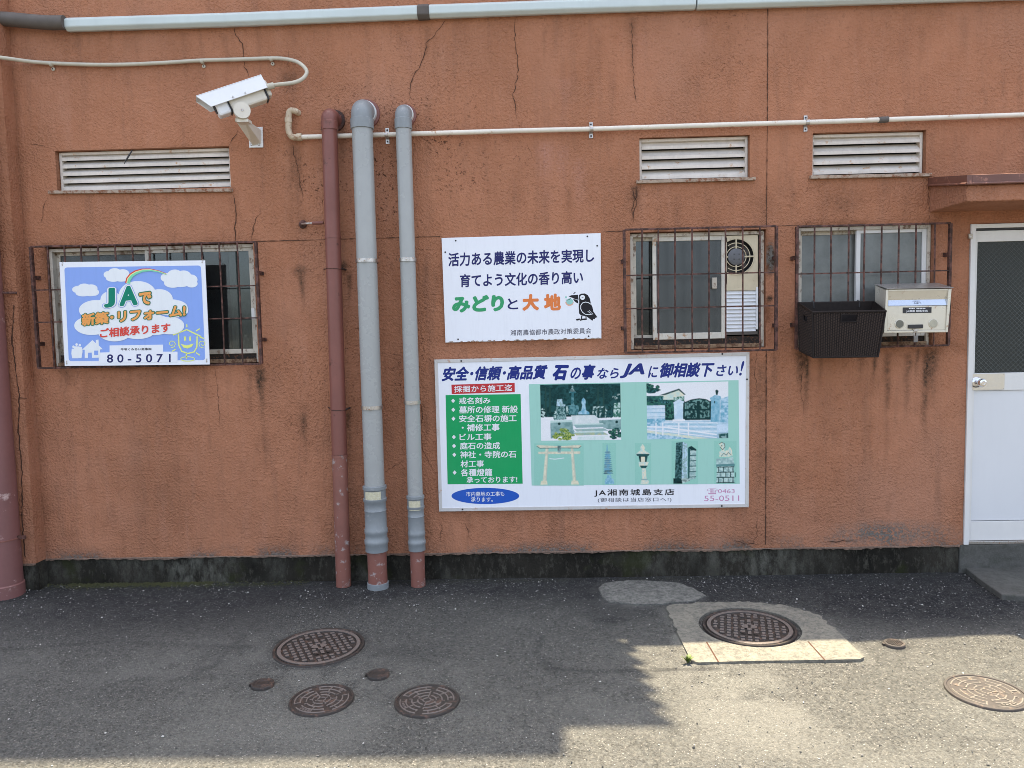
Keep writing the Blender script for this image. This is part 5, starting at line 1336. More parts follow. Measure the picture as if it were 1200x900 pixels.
# ---- stonework sign
def stone_sign():
    d = .03
    root = thing("sign", "large framed advertising sign with green list panel and photos of stonework", "sign", W(695, 597, 0), "signs on the wall")
    q4 = [(508.9, 421.5), (878.3, 412.8), (877.4, 594.4), (514.5, 599.5)]
    q = MB(); q.pxbox(q4, .001, d-.004, I_PANEL); q.build("panel", root)
    q = MB(); inn = [(513, 425.3), (874.5, 416.8), (873.4, 590.4), (518.2, 595.3)]
    for i in range(4):
        j = (i+1) % 4
        fr = [W(*q4[i], d), W(*q4[j], d), W(*inn[j], d), W(*inn[i], d)]
        q.hexa(fr+[Vector((p.x, -.0015, p.z)) for p in fr], M_SIGNFRAME)
    q.build("frame", root, bevel=.002)
    d = d-.004
    for x, y in ((540.5, 423), (542, 597), (846.5, 414.8), (845.8, 592.9), (875.4, 444.5)):
        q = MB(); q.lathe(W(x, y, .03), (0, -1, 0), [(.006, 0), (.005, .003), (0, .0035)], M_BLACK, 10); q.build("screw", root)
    s = -.021; sl = .28
    q = MB()
    for tx, box, bold in (("安全･信頼･高品質", (517.5, 430, 641.9, 447), .04), ("石", (647.5, 427.6, 666.8, 445.8), .065), ("の", (668.5, 430.5, 680.8, 444.5), .025), ("事", (681.8, 427, 698, 445), .04), ("なら", (699.5, 431.3, 725, 444), .025),
                          ("JA", (726.4, 426.2, 755.3, 443.3), .04), ("に", (759.5, 429, 771.5, 442.8), .025), ("御相談下", (773.3, 425.4, 837.5, 442.8), .04), ("さい", (839.3, 427.6, 864.8, 440.8), .025), ("!", (866.2, 423, 872.2, 440.2), .015)):
        letters(q, tx, box, s if len(tx) > 1 else 0, d+LY, I_HEAD, bold, sl)
    q.build("lettering", root)
    q = MB(); flat(q, [(529, 450.8), (603.1, 448.6), (603.3, 459.7), (529.4, 461.8)], d+LY, I_RED)
    letters(q, "採掘から施工迄", (532.2, 452.2, 600.3, 460.1), -.028, d+2*LY, I_WHITE, .015, space=1.05); q.build("red_banner", root)
    q = MB(); flat(q, [(522.2, 463), (610.1, 461.8), (612.5, 566.8), (524.5, 567.5)], d+LY, I_PANELGREEN)
    for tx, box, dia in (("戒名刻み", (537.8, 465.8, 574.7, 473.6), 531), ("墓所の修理 新設", (538, 475.9, 606.9, 484.6), 531.2), ("安全石塀の施工", (538, 486.4, 605.5, 495), 531.4), ("・補修工事", (541, 496.8, 585.4, 505.6), 0), ("ビル工事", (538.5, 508, 576, 516.3), 531.9),
                         ("庭石の造成", (539, 518.4, 586, 526.8), 532.1), ("神社・寺院の石", (539.2, 528.7, 605, 537.2), 532.4), ("材工事", (539.7, 539.5, 567.2, 547.8), 0), ("各種燈籠", (540, 549.4, 577, 558.2), 532.8), ("承っております!", (546.7, 559, 606.2, 566.2), 0)):
        letters(q, tx, box, -.012, d+2*LY, I_WHITE, .02)
        if dia:
            y = (box[1]+box[3])/2
            flat(q, [(dia, y-2.6), (dia+2.3, y), (dia, y+2.6), (dia-2.3, y)], d+2*LY, I_WHITE)
    q.build("list_panel", root)
    q = MB(); disc(q, 568.8, 581.2, 39.7, 9.5, d+LY, I_BLUE, 64)
    letters(q, "市内墓地の工事も", (546.2, 576.3, 591, 581.8), -.01, d+2*LY, I_WHITE, .008); letters(q, "承ります。", (551.8, 582.9, 577.6, 588.2), -.01, d+2*LY, I_WHITE, .008); q.build("blue_oval", root)
    q = MB(); letters(q, "JA湘南城島支店", (696.5, 573.4, 790.3, 582.2), -.008, d+LY, I_BLACK, .02, space=1.25); letters(q, "(御相談は当店窓口へ!)", (700.5, 583.4, 786.8, 589), -.008, d+LY, I_DIM, .004, space=1.15)
    letters(q, "☎0463", (828.4, 572.3, 861, 579.2), -.01, d+LY, I_PINK, .0); letters(q, "55-0511", (825.3, 580.9, 866.2, 587.3), -.01, d+LY, I_PINK, .0); q.build("lettering", root)
    # printed picture field
    q = MB(); flat(q, [(619.7, 450.2), (865.5, 445.5), (866.9, 567), (623, 569)], d+LY, I_TEAL); q.build("picture_field", root)
    rnd = random.Random(3); S = 6; OX, OY = 617.0, 443.0; CW, CH = int(252*S), int(128*S)
    teal = np.array((.34, .62, .53)); cv = np.ones((CH, CW, 3))*teal
    yy_, xx_ = np.mgrid[0:CH, 0:CW]
    def fill(pts, col, tex=0.0, col2=None, sc=1.0, seed=1):
        """paint a polygon given in photo pixels; tex mixes in a second colour by noise"""
        q_ = np.array([((x-OX)*S, (y-OY)*S) for x, y in pts])
        x0, y0 = np.floor(q_.min(0)).astype(int); x1, y1 = np.ceil(q_.max(0)).astype(int)+1
        x0, y0, x1, y1 = max(0, x0), max(0, y0), min(CW, x1), min(CH, y1)
        if x1 <= x0 or y1 <= y0: return
        X_, Y_ = xx_[y0:y1, x0:x1]+.5, yy_[y0:y1, x0:x1]+.5; ins = np.zeros(X_.shape, bool)
        for i in range(len(q_)):
            (ax, ay), (bx_, by) = q_[i], q_[(i+1) % len(q_)]
            ins ^= ((ay > Y_) != (by > Y_)) & (X_ < (bx_-ax)*(Y_-ay)/(by-ay+1e-12)+ax)
        c = np.ones(X_.shape+(3,))*np.array(col)
        if tex:
            n_ = vnoise(X_/S, Y_/S, .45*sc, seed, 4)
            f_ = np.clip((n_-.5)*tex*6+.5, 0, 1)[..., None]; c = c*(1-f_)+np.array(col2 if col2 is not None else [k*.45 for k in col])*f_
        cv[y0:y1, x0:x1][ins] = c[ins]
    def line(pts, w_, col):
        for (ax, ay), (bx_, by) in zip(pts[:-1], pts[1:]):
            l = math.hypot(bx_-ax, by-ay) or 1; nx, ny = -(by-ay)/l*w_/2, (bx_-ax)/l*w_/2
            fill([(ax+nx, ay+ny), (bx_+nx, by+ny), (bx_-nx, by-ny), (ax-nx, ay-ny)], col)
    def oval(cx_, cy_, rx, ry, col, tex=0, col2=None, seed=1, sc=1.0):
        fill([(cx_+rx*math.cos(R(a))*(1+(rnd.uniform(-.12, .12) if tex else 0)), cy_+ry*math.sin(R(a))*(1+(rnd.uniform(-.12, .12) if tex else 0))) for a in range(0, 360, 12)], col, tex, col2, sc, seed)
    cD, cDk, cW, cS, cB, cLb, cY, cG, cM = (.012, .06, .06), (.03, .12, .12), (.8, .82, .84), (.32, .47, .46), (.2, .44, .56), (.52, .68, .78), (.42, .5, .12), (.06, .2, .15), (.55, .7, .66)
    cCream = (.78, .74, .58)
    k1 = lambda L: [(620+x/6.925, 445+y/6.925) for x, y in L]
    k2 = lambda L: [(750+x/6.667, 440+y/6.667) for x, y in L]
    k6 = lambda L: [(690+x/4.2857, 400+y/4.2857) for x, y in L]
    f1 = lambda L, *a: fill(k1(L), *a)
    f2 = lambda L, *a: fill(k2(L), *a)
    f6 = lambda L, *a: fill(k6(L), *a)
    # graves in front of trees
    f1([(80, 30), (750, 20), (755, 500), (90, 505)], cW)
    f1([(80, 30), (750, 20), (750, 300), (560, 312), (330, 300), (80, 305)], cD, 1.1, (.028, .11, .11), .7, 3)
    for _ in range(26):
        x, y = rnd.uniform(100, 730), rnd.uniform(40, 150); oval(620+x/6.925, 445+y/6.925, rnd.uniform(3, 7), rnd.uniform(2, 4), (.02, .085, .085), 1.4, cD, rnd.randint(1, 90), 1.6)
    for x, y in ((690, 140), (725, 120), (705, 150), (480, 90), (110, 240)): oval(620+x/6.925, 445+y/6.925, 2.2, 1.1, cM, 1.2, cD, rnd.randint(1, 50), 2)
    for x in (130, 165, 555, 600): f1([(x, 60), (x+9, 60), (x+14, 270), (x-3, 270)], (.03, .09, .08))
    f1([(322, 105), (352, 70), (386, 105), (365, 108), (362, 200), (400, 210), (405, 235), (390, 285), (315, 280), (300, 212), (340, 205), (344, 108)], (.05, .18, .2), .8, (.16, .34, .36), 1.2, 5)
    f1([(334, 80), (352, 60), (374, 96), (336, 97)], cS, .8); f1([(342, 60), (352, 46), (362, 62)], cS)
    f1([(428, 160), (443, 145), (458, 165), (460, 190), (456, 205), (464, 250), (488, 262), (490, 282), (398, 282), (400, 262), (424, 250), (432, 205), (425, 188)], cB, .7, (.42, .62, .72), .8, 7)
    f1([(225, 214), (290, 214), (304, 322), (200, 328)], cDk, 1.2, (.3, .46, .45), 1.6, 9); f1([(228, 160), (268, 155), (272, 195), (296, 202), (292, 215), (222, 214)], cLb, .6, cS, 1, 2)
    f1([(205, 255), (225, 250), (228, 310), (196, 318)], cM, .8, cDk, 1.5, 4); f1([(300, 215), (322, 212), (322, 280), (306, 284)], cM, 1, cDk, 1.5, 6)
    f1([(95, 250), (130, 262), (150, 300), (110, 308), (96, 290)], cM, 1.2, cD, 1.6, 8)
    for x in (515, 540, 575, 620, 660): f1([(x, 220), (x+33, 214), (x+30, 226), (x+14, 230), (x+10, 310), (x-4, 310)], cM, .9, cDk, 1.4, x)
    f1([(610, 200), (690, 195), (680, 210), (672, 305), (635, 305), (632, 212)], cDk, 1, cD, 1.2, 3); f1([(690, 190), (740, 185), (742, 305), (680, 305)], cG, 1.3, cM, 1.5, 12)
    f1([(340, 290), (530, 286), (585, 330), (590, 372), (355, 376), (352, 330)], (.74, .78, .78), .3, (.6, .68, .68), .6, 5)
    f1([(172, 335), (350, 330), (358, 400), (380, 440), (176, 478)], cS, .5, (.2, .34, .33), .8, 5); f1([(172, 332), (352, 326), (352, 342), (172, 350)], cM)
    oval(620+245/6.925, 445+357/6.925, 1.6, 1.6, cD); f1([(565, 330), (745, 320), (748, 405), (640, 402), (580, 380)], cS, .5, (.2, .34, .33), .8, 6); oval(620+711/6.925, 445+342/6.925, 1.6, 1.6, cD)
    for y0, y1, m_, hl in ((366, 394, (.3, .44, .46), cM), (398, 420, (.42, .52, .48), cW), (430, 452, (.5, .52, .3), cM)):
        f1([(362, y0), (600, y0-8), (645, y1-6), (385, y1)], m_, .4, cS, .6, 3); f1([(362, y0-6), (600, y0-14), (605, y0-4), (365, y0+3)], hl)
    f1([(395, 462), (640, 452), (660, 490), (380, 498)], cW, .2, cM, .5, 2)
    for _ in range(34):
        a, r = rnd.uniform(0, 6.28), math.sqrt(rnd.random()); oval(620+(285+82*r*math.cos(a))/6.925, 445+min(482, 447+44*r*math.sin(a))/6.925, rnd.uniform(1.5, 3.4), rnd.uniform(1, 2), rnd.choice((cY, (.5, .58, .22), (.3, .4, .12))), 1.5, (.1, .2, .07), rnd.randint(1, 99), 2.4)
    for _ in range(30):
        a, r = rnd.uniform(0, 6.28), math.sqrt(rnd.random()); oval(620+min(738, 698+48*r*math.cos(a))/6.925, 445+min(480, 435+48*r*math.sin(a))/6.925, rnd.uniform(1.5, 3), rnd.uniform(1, 2), rnd.choice((cG, cDk, (.1, .3, .2))), 1.5, cD, rnd.randint(1, 99), 2.4)
    ph1 = cv.copy()
    cv[:] = teal
    # stone gate before a house
    f2([(40, 50), (700, 35), (700, 500), (45, 510)], cW); f2([(50, 355), (700, 350), (700, 500), (50, 505)], cLb, .35, (.4, .56, .66), .5, 4)
    f2([(50, 160), (345, 160), (350, 350), (50, 350)], cDk, 1.2, cG, .8, 3)
    for _ in range(40):
        x, y = rnd.choice(((rnd.uniform(50, 140), rnd.uniform(65, 130)), (rnd.uniform(50, 330), rnd.uniform(165, 220)))); oval(750+x/6.667, 440+y/6.667, rnd.uniform(2, 5.5), rnd.uniform(1, 2.2), rnd.choice((cDk, cG, (.04, .16, .16), (.1, .28, .3))), 1.3, cD, rnd.randint(1, 99), 1.8)
    f2([(145, 155), (305, 105), (355, 150), (340, 155), (345, 190), (180, 190), (185, 158)], cCream, .3, cM, .6, 2); f2([(145, 157), (305, 102), (358, 150), (345, 151), (303, 116), (200, 152)], (.1, .2, .2), .5)
    f2([(262, 170), (340, 160), (345, 190), (262, 195)], cG, 1.4, cM, 1.8, 5); f2([(195, 230), (262, 222), (262, 345), (195, 345)], cG, 1.5, cD, 1.4, 8)
    f2([(342, 215), (400, 190), (460, 180), (520, 188), (560, 215), (560, 345), (342, 345)], (.2, .36, .34), 1.6, cD, 1.0, 9)
    for x in (344, 452, 462, 550): f2([(x-6, 200), (x+6, 198), (x+6, 344), (x-6, 344)], cD)
    for y in (262, 335): f2([(342, y), (556, y-3), (556, y+11), (342, y+14)], cD)
    line(k2([(342, 216), (400, 192), (460, 182), (520, 190), (556, 214)]), 1.3, cD)
    for x in range(365, 550, 16): line(k2([(x, 205), (x, 340)]), .35, cD)
    f2([(50, 235), (195, 232), (198, 390), (50, 392)], (.72, .78, .82), .3, cLb, .5, 3)
    for y in (262, 292, 325): line(k2([(50, y), (196, y-2)]), .6, cB)
    f2([(50, 338), (196, 334), (198, 392), (50, 394)], cLb, .6, cB, 1, 4)
    f2([(264, 210), (338, 210), (335, 348), (268, 350)], cLb, .4, (.66, .78, .84), .7, 5); f2([(258, 212), (300, 186), (347, 204), (340, 216), (262, 220)], (.74, .8, .84), .3, cLb); f2([(255, 344), (350, 341), (350, 358), (255, 360)], cW)
    f2([(556, 188), (626, 188), (622, 362), (552, 364)], cB, .5, (.34, .56, .66), .7, 6); f2([(546, 176), (586, 152), (628, 160), (636, 180), (626, 192), (552, 192)], (.4, .6, .7), .4, cB); f2([(588, 118), (600, 110), (614, 120), (606, 152), (594, 152)], cD); oval(750+582/6.667, 440+208/6.667, .6, 1.6, cD)
    f2([(628, 185), (700, 158), (700, 370), (626, 364)], cLb, .5, cB, .8, 7)
    for y in (215, 262, 310): line(k2([(628, y), (700, y-4)]), .7, cB)
    for y, c_ in ((366, cW), (378, (.3, .52, .62)), (396, cW), (410, (.34, .54, .64)), (432, cW), (446, (.36, .56, .64))): f2([(190, y-6), (600, y-2), (612, y+12), (190, y+8)], c_, .2, cLb)
    f2([(57, 430), (240, 452), (540, 490), (440, 500), (57, 448)], cCream, .3, cM); f2([(50, 448), (240, 470), (440, 500), (50, 505)], cLb, .4, cB, 1, 3)
    for x in (125, 178, 303, 378): f2([(x-5, 368), (x+5, 368), (x+5, 470), (x-5, 468)], cW)
    line(k2([(50, 400), (200, 405), (600, 462)]), 1.6, cW); line(k2([(50, 424), (200, 436), (600, 485)]), 1.0, cW); f2([(600, 385), (700, 380), (700, 440), (600, 442)], (.66, .76, .86), .3, cLb); f2([(612, 455), (700, 448), (700, 490), (620, 492)], cS, .8, cDk)
    ph2 = cv.copy()
    cv[:] = teal
    # stone products on the plain field
    f1([(60, 535), (75, 530), (245, 540), (410, 530), (425, 537), (400, 555), (90, 558)], cCream, .3, (.6, .58, .46)); f1([(75, 585), (415, 582), (415, 602), (75, 602)], cCream, .3, (.6, .58, .46))
    for a in (((135, 556), (158, 556), (142, 820), (112, 820)), ((338, 556), (360, 556), (382, 820), (355, 820))): f1(list(a), cCream, .4, (.62, .62, .5)); f1([a[1], (a[1][0]-7, a[1][1]), (a[2][0]-8, a[2][1]), a[2]], (.56, .58, .48))
    for a in ([(98, 820), (145, 818), (150, 850), (92, 852)], [(345, 818), (395, 818), (408, 850), (340, 850)]): f1(a, (.7, .68, .5), .5, cCream)
    f1([(230, 535), (260, 535), (258, 592), (232, 592)], cS, .6); line(k1([(62, 540), (90, 557), (245, 554), (402, 555), (424, 540)]), .7, (.1, .18, .17)); line(k1([(165, 640), (210, 645), (285, 635)]), .8, cW)
    f1([(631, 525), (636, 525), (640, 580), (628, 580)], cB); 
    for i in range(11):
        f1([(624-i, 580+i*17), (652+i, 580+i*17), (654+i, 598+i*17), (622-i, 598+i*17)], cS, .7, cB); f1([(620-i*1.2, 584+i*17), (654+i*1.8, 582+i*17), (664+i*2.2, 591+i*17), (612-i*1.0, 594+i*17)], (.12, .26, .32) if i < 9 else cD, .4, cB)
    f1([(630, 775), (668, 772), (668, 800), (685, 805), (692, 845), (615, 848), (618, 808), (632, 800)], cB, .6, (.36, .58, .68), 1.3)
    f6([(258, 535), (270, 515), (284, 535), (278, 545), (308, 565), (300, 575), (240, 575), (236, 567), (262, 545)], cM, .7, cCream, 1.2); f6([(238, 566), (306, 566), (300, 576), (242, 576)], cDk); f6([(250, 575), (296, 575), (290, 608), (256, 608)], cDk, .5); f6([(262, 580), (282, 580), (282, 605), (262, 605)], cCream)
    f6([(250, 606), (302, 606), (292, 628), (286, 636), (288, 660), (290, 690), (304, 705), (300, 716), (260, 716), (262, 704), (268, 690), (266, 636), (254, 628)], cCream, .5, cM, 1.2); f6([(256, 624), (296, 624), (286, 637), (264, 637)], cDk, .6, cD); f6([(264, 690), (294, 690), (296, 697), (262, 697)], cS)
    f6([(438, 510), (472, 505), (468, 692), (432, 694)], cD, 1.1, (.1, .22, .22), 1.6, 3); f6([(472, 505), (496, 515), (496, 692), (466, 694)], cLb, .7, cS, 1.4, 4); line(k6([(480, 520), (478, 680)]), .6, cS); f6([(425, 688), (465, 690), (470, 715), (425, 715)], cD, .7); f6([(465, 690), (505, 685), (508, 700), (470, 715)], cM, .6)
    f6([(498, 540), (515, 527), (540, 545), (536, 690), (505, 695)], cM, .5, cS)
    for i in range(6): line(k6([(500, 547+i*27), (540, 545+i*27)]), 1.0, cDk)
    f6([(498, 535), (510, 528), (506, 690), (498, 690)], cDk); f6([(500, 532), (516, 526), (541, 543), (540, 550), (514, 546)], cD)
    f6([(640, 590), (725, 582), (732, 628), (640, 630)], cS, .5, cM); f6([(640, 618), (733, 614), (733, 628), (640, 630)], (.14, .3, .3)); f6([(645, 628), (728, 626), (732, 712), (640, 712)], cM, .8, cS, 1.4)
    for i in range(4):
        line(k6([(643-i*.6, 632+i*26), (730+i*.6, 630+i*26)]), 1.0, cD)
        for j in range(4): line(k6([(652+j*24+(i % 2)*12, 632+i*26), (652+j*24+(i % 2)*12, min(711, 656+i*26))]), .8, cD)
    f6([(656, 580), (656, 555), (668, 548), (660, 530), (652, 515), (668, 505), (684, 512), (685, 535), (680, 552), (700, 545), (708, 530), (718, 545), (722, 575), (700, 580)], cCream, .8, cM, 2)
    line(k6([(655, 515), (668, 507), (682, 514), (684, 532), (672, 545), (660, 530)]), .7, cDk); line(k6([(665, 578), (678, 562), (690, 572), (702, 558), (716, 572)]), .6, cDk); oval(690+668/4.2857, 400+525/4.2857, .7, .7, cD)
    prod = cv.copy()
    mt_, t_, b_ = new_mat("printed_photo"); at_ = N(t_, "ShaderNodeAttribute", attribute_name="print", attribute_type='GEOMETRY')
    t_.links.new(at_.outputs["Color"], b_.inputs["Base Color"]); b_.inputs["Roughness"].default_value = .45; b_.inputs["Specular IOR Level"].default_value = .12
    def print_sheet(name, quad, canvas, dd, den=2.6):
        """a printed sheet: fine grid carrying the painted picture as its colour"""
        k_ = int(S*.7)|1; cs = canvas.copy()       # soften like an old print
        for ax in (0, 1):
            acc = np.zeros_like(cs)
            for o_ in range(-(k_//2), k_//2+1): acc += np.roll(cs, o_, ax)
            cs = acc/k_
        nx_, nz_ = int((quad[1][0]-quad[0][0])*den), int((quad[3][1]-quad[0][1])*den)
        u, v_ = np.meshgrid(np.linspace(0, 1, nx_+1), np.linspace(0, 1, nz_+1)); Q = np.array(quad)
        px = (Q[0, 0]*(1-u)+Q[1, 0]*u)*(1-v_)+(Q[3, 0]*(1-u)+Q[2, 0]*u)*v_; py = (Q[0, 1]*(1-u)+Q[1, 1]*u)*(1-v_)+(Q[3, 1]*(1-u)+Q[2, 1]*u)*v_
        col = cs[np.clip(((py-OY)*S).astype(int), 0, CH-1), np.clip(((px-OX)*S).astype(int), 0, CW-1)]
        g_ = np.random.RandomState(2).normal(0, .03, px.shape)[..., None]; col = np.clip(col*(1+g_), 0, 1)**1.15
        off = root.location; V_ = [tuple(W(x, y, dd)-off) for x, y in zip(px.ravel(), py.ravel())]
        ix = np.arange(px.size).reshape(px.shape); F_ = np.stack([ix[:-1, :-1], ix[1:, :-1], ix[1:, 1:], ix[:-1, 1:]], -1).reshape(-1, 4).tolist()
        me = bpy.data.meshes.new(name); me.from_pydata(V_, [], F_); me.materials.append(mt_)
        set_attr(me, "print", np.concatenate([col, np.ones(px.shape+(1,))], -1)); o = bpy.data.objects.new(name, me); COL.objects.link(o); o.parent = root
    print_sheet("grave_photo", [(633, 450.8), (726.9, 449.3), (728, 515.3), (634.2, 516.5)], ph1, d+2*LY)
    print_sheet("gate_photo", [(757.5, 449.3), (853.5, 447), (853.5, 513.5), (758.5, 515)], ph2, d+2*LY)
    for nm, x0, y0, x1, y1 in (("torii_print", 626, 519.5, 684, 569), ("pagoda_print", 706, 519, 722, 568), ("lantern_print", 744, 519, 763, 567.5), ("monument_print", 787, 516.5, 818, 567.5), ("lion_print", 837, 516.5, 863, 567)):
        print_sheet(nm, [(x0, y0), (x1, y0), (x1, y1), (x0, y1)], prod, d+2*LY, 3.0)
M_SIGNFRAME = paint("sign_frame_white", (.58, .57, .55), .45, 0, .06, .25, 7, (.25, .15, .1))
I_HEAD = ink("print_royal", (.015, .03, .2))
stone_sign()

# ---- blue sign tied to the left grille
def house_sign():
    d = .112
    root = thing("sign", "light blue sign with clouds, rainbow and house drawings tied to the grille", "sign", W(157, 428, d), "signs on the wall")
    k = lambda L: [(60+x/6.3158, 300+y/6.3158) for x, y in L]
    q4 = k([(60, 45), (1138, 32), (1173, 803), (100, 815)])
    q = MB(); q.pxbox(q4, d-.006, d, I_PANEL); q.build("panel", root, bevel=.001)
    q = MB()
    cor = [(97, 85), (1108, 70), (1140, 770), (130, 778)]; pts = []
    for i in range(4):
        p, a, b = Vector(cor[i]), Vector(cor[i-1]), Vector(cor[(i+1) % 4])
        s_, e = p+(a-p).normalized()*22, p+(b-p).normalized()*22
        for t in (0, .25, .5, .75, 1): pts.append(tuple(s_*(1-t)**2+p*2*t*(1-t)+e*t*t))
    flat(q, k(pts), d+LY, I_SKY); q.build("sky_field", root)
    def kd(x, y, rx, ry, dd, m_): disc(q, 60+x/6.3158, 300+y/6.3158, rx/6.3158, ry/6.3158, dd, m_, 40)
    q = MB(); d2 = d+2*LY; st = LY*.08; i = 0
    for (x, y, rx, ry) in ((205, 248, 50, 28), (245, 232, 48, 28), (295, 240, 48, 30), (320, 268, 34, 26), (235, 275, 55, 24), (290, 278, 45, 20), (420, 138, 32, 26), (470, 120, 48, 30), (530, 130, 48, 32), (555, 158, 36, 28), (460, 165, 55, 26), (520, 170, 50, 20),
                           (860, 160, 50, 35), (915, 140, 55, 40), (980, 145, 55, 38), (1035, 175, 48, 38), (1040, 205, 44, 28), (900, 200, 65, 35), (960, 190, 75, 40)):
        kd(x, y, rx, ry, d2+st*i, I_CLOUD); i += 1
        if i in (6, 12, 19): q.build("cloud_drawing", root); q = MB()
    q = MB(); i = 0; d3 = d+5*LY
    for (x, y, rx, ry) in ((340, 400, 135, 75), (440, 320, 75, 60), (640, 290, 140, 105), (800, 320, 100, 75), (880, 380, 130, 60), (560, 400, 260, 120), (930, 400, 85, 55), (300, 515, 130, 70), (470, 560, 125, 72), (640, 560, 125, 55), (760, 530, 140, 55), (880, 515, 105, 65), (560, 490, 330, 80)):
        kd(x, y, rx, ry, d3+st*i, I_CLOUD); i += 1
    q.build("cloud_drawing", root)
    q = MB(); arcp = [(555, 200), (562, 165), (585, 135), (620, 112), (670, 98), (730, 96), (790, 108), (850, 130)]; n = len(arcp)
    for off, m_, dd in ((0, I_LRED, d+7*LY), (10, I_PALEYEL, d+7.3*LY), (20, I_MINT, d+7.6*LY)):
        pts = [(x+off*.9*(1-j/n), y+off*(.2+.8*min(1, j/3))*(1-.75*j/n)) for j, (x, y) in enumerate(arcp)]
        stroke(q, k(pts), [(3.4-2.6*j/(n-1))*.75+(1.2 if m_ is I_MINT else 0)*(1-j/n) for j in range(n)], dd, m_)
    q.build("rainbow_drawing", root)
    d4 = d+8*LY
    bx = lambda x0, y0, x1, y1: (60+x0/6.3158, 300+y0/6.3158, 60+x1/6.3158, 300+y1/6.3158)
    q = MB()
    letters(q, "J", bx(390, 238, 472, 384), -.05, d4, I_SKY, .11, grow=.06); letters(q, "J", bx(390, 238, 472, 384), -.05, d4+LY, I_CLOUD, .09, grow=.04); letters(q, "J", bx(390, 238, 472, 384), -.05, d4+2*LY, I_JAG, .05)
    letters(q, "A", bx(505, 226, 640, 372), -.08, d4, I_SKY, .11, grow=.06); letters(q, "A", bx(505, 226, 640, 372), -.08, d4+LY, I_CLOUD, .09, grow=.04); letters(q, "A", bx(505, 226, 640, 372), -.08, d4+2*LY, I_JAG, .05)
    q.build("lettering", root); q = MB(); letters(q, "で", bx(650, 268, 742, 362), -.05, d4+LY, I_DKGREEN, .12, grow=.07); letters(q, "で", bx(650, 268, 742, 362), -.05, d4+2*LY, I_LORANGE, .05); q.build("lettering", root)
    q = MB(); B = bx(225, 428, 995, 520); letters(q, "新築･リフォーム!", B, -.095, d4+LY, I_DKGREEN, .11, grow=.06); letters(q, "新築･リフォーム!", B, -.095, d4+2*LY, I_LORANGE, .045); q.build("lettering", root)
    q = MB(); letters(q, "ご相談承ります", bx(360, 537, 882, 608), -.085, d4+LY, I_LRED, .035); q.build("lettering", root)
    q = MB(); flat(q, k([(432, 662), (828, 656), (828, 708), (935, 708), (935, 785), (352, 792), (352, 715), (432, 712)]), d+2*LY, I_PANEL)
    letters(q, "平塚くみあい商事㈱", bx(514, 681, 742, 701), -.01, d+3*LY, I_BLACK, .012, space=1.1)
    letters(q, "80-5071", bx(412, 728, 884, 790), -.008, d+3*LY, I_NAVY, .016, space=1.55); q.build("number_strip", root)
    q = MB(); hh = iter(range(1, 20)); flat(q, k([(228, 694), (305, 622), (330, 645), (330, 622), (350, 618), (352, 662), (382, 690), (362, 692), (362, 752), (302, 754), (300, 715), (272, 716), (272, 756), (248, 757), (248, 694)]), d+2.6*LY, I_CLOUD)
    flat(q, k([(318, 700), (348, 700), (348, 732), (318, 733)]), d+3*LY, I_SKY)
    for (x, y0, h, w_) in ((165, 672, 85, 16), (188, 655, 102, 22), (212, 660, 96, 20)):
        kd(x, y0, 9, 10, d+2*LY+next(hh)*.00004, I_CLOUD); flat(q, k([(x-w_*.8, y0+14), (x+w_*.8, y0+14), (x+w_, y0+50), (x+w_*.6, y0+h), (x-w_*.6, y0+h), (x-w_, y0+50)]), d+2*LY+next(hh)*.00004, I_CLOUD)
    q.build("house_drawing", root)
    q = MB(); d5 = d+3*LY       # smiling sun-house line drawing
    stroke(q, k([(900, 585), (1003, 545), (1110, 597)]), 1.5, d5, I_YEL); stroke(q, k([(942, 580), (945, 660), (965, 705), (1010, 722), (1058, 710), (1078, 675), (1080, 595)]), 1.6, d5, I_YEL)
    for x in (990, 1028): kd(x, 612, 7, 19, d5, I_YEL)
    flat(q, k([(958, 650), (1000, 662), (1055, 648), (1040, 672), (1010, 685), (980, 678)]), d5, I_YEL)
    for cx_, sg in ((893, 1), (1120, -1)):
        stroke(q, k([(cx_+sg*(10+2.4*t)*math.cos(t*.9), 650+(8+2.6*t)*math.sin(t*.9)) for t in range(10)]), .8, d5, I_YEL)
    for a, b in (((1003, 505), (1005, 528)), ((935, 525), (955, 540)), ((1072, 555), (1100, 538)), ((895, 705), (922, 690)), ((1072, 715), (1100, 735)), ((1100, 600), (1130, 610)), ((1000, 722), (1000, 760))): stroke(q, k([a, b]), 1.3, d5, I_YEL)
    stroke(q, k([(1010+52*math.cos(R(t*15)), 762+16*math.sin(R(t*15))) for t in range(24)]), .9, d5, I_YEL, closed=True); q.build("sun_drawing", root)
    for p in ((82, 66), (1118, 48), (1150, 782), (115, 797)):
        q = MB(); c = W(*k([p])[0], d+.0005); q.lathe(c, (0, -1, 0), [(.005, 0), (.004, .002), (0, .0022)], M_STEEL, 10)
        q.tube([c+Vector((0, -.002, 0)), c+Vector((.003, -.004, .018)), c+Vector((.002, .03, .022))], .0016, M_STEEL, 6); q.build("tie_wire", root)
house_sign()

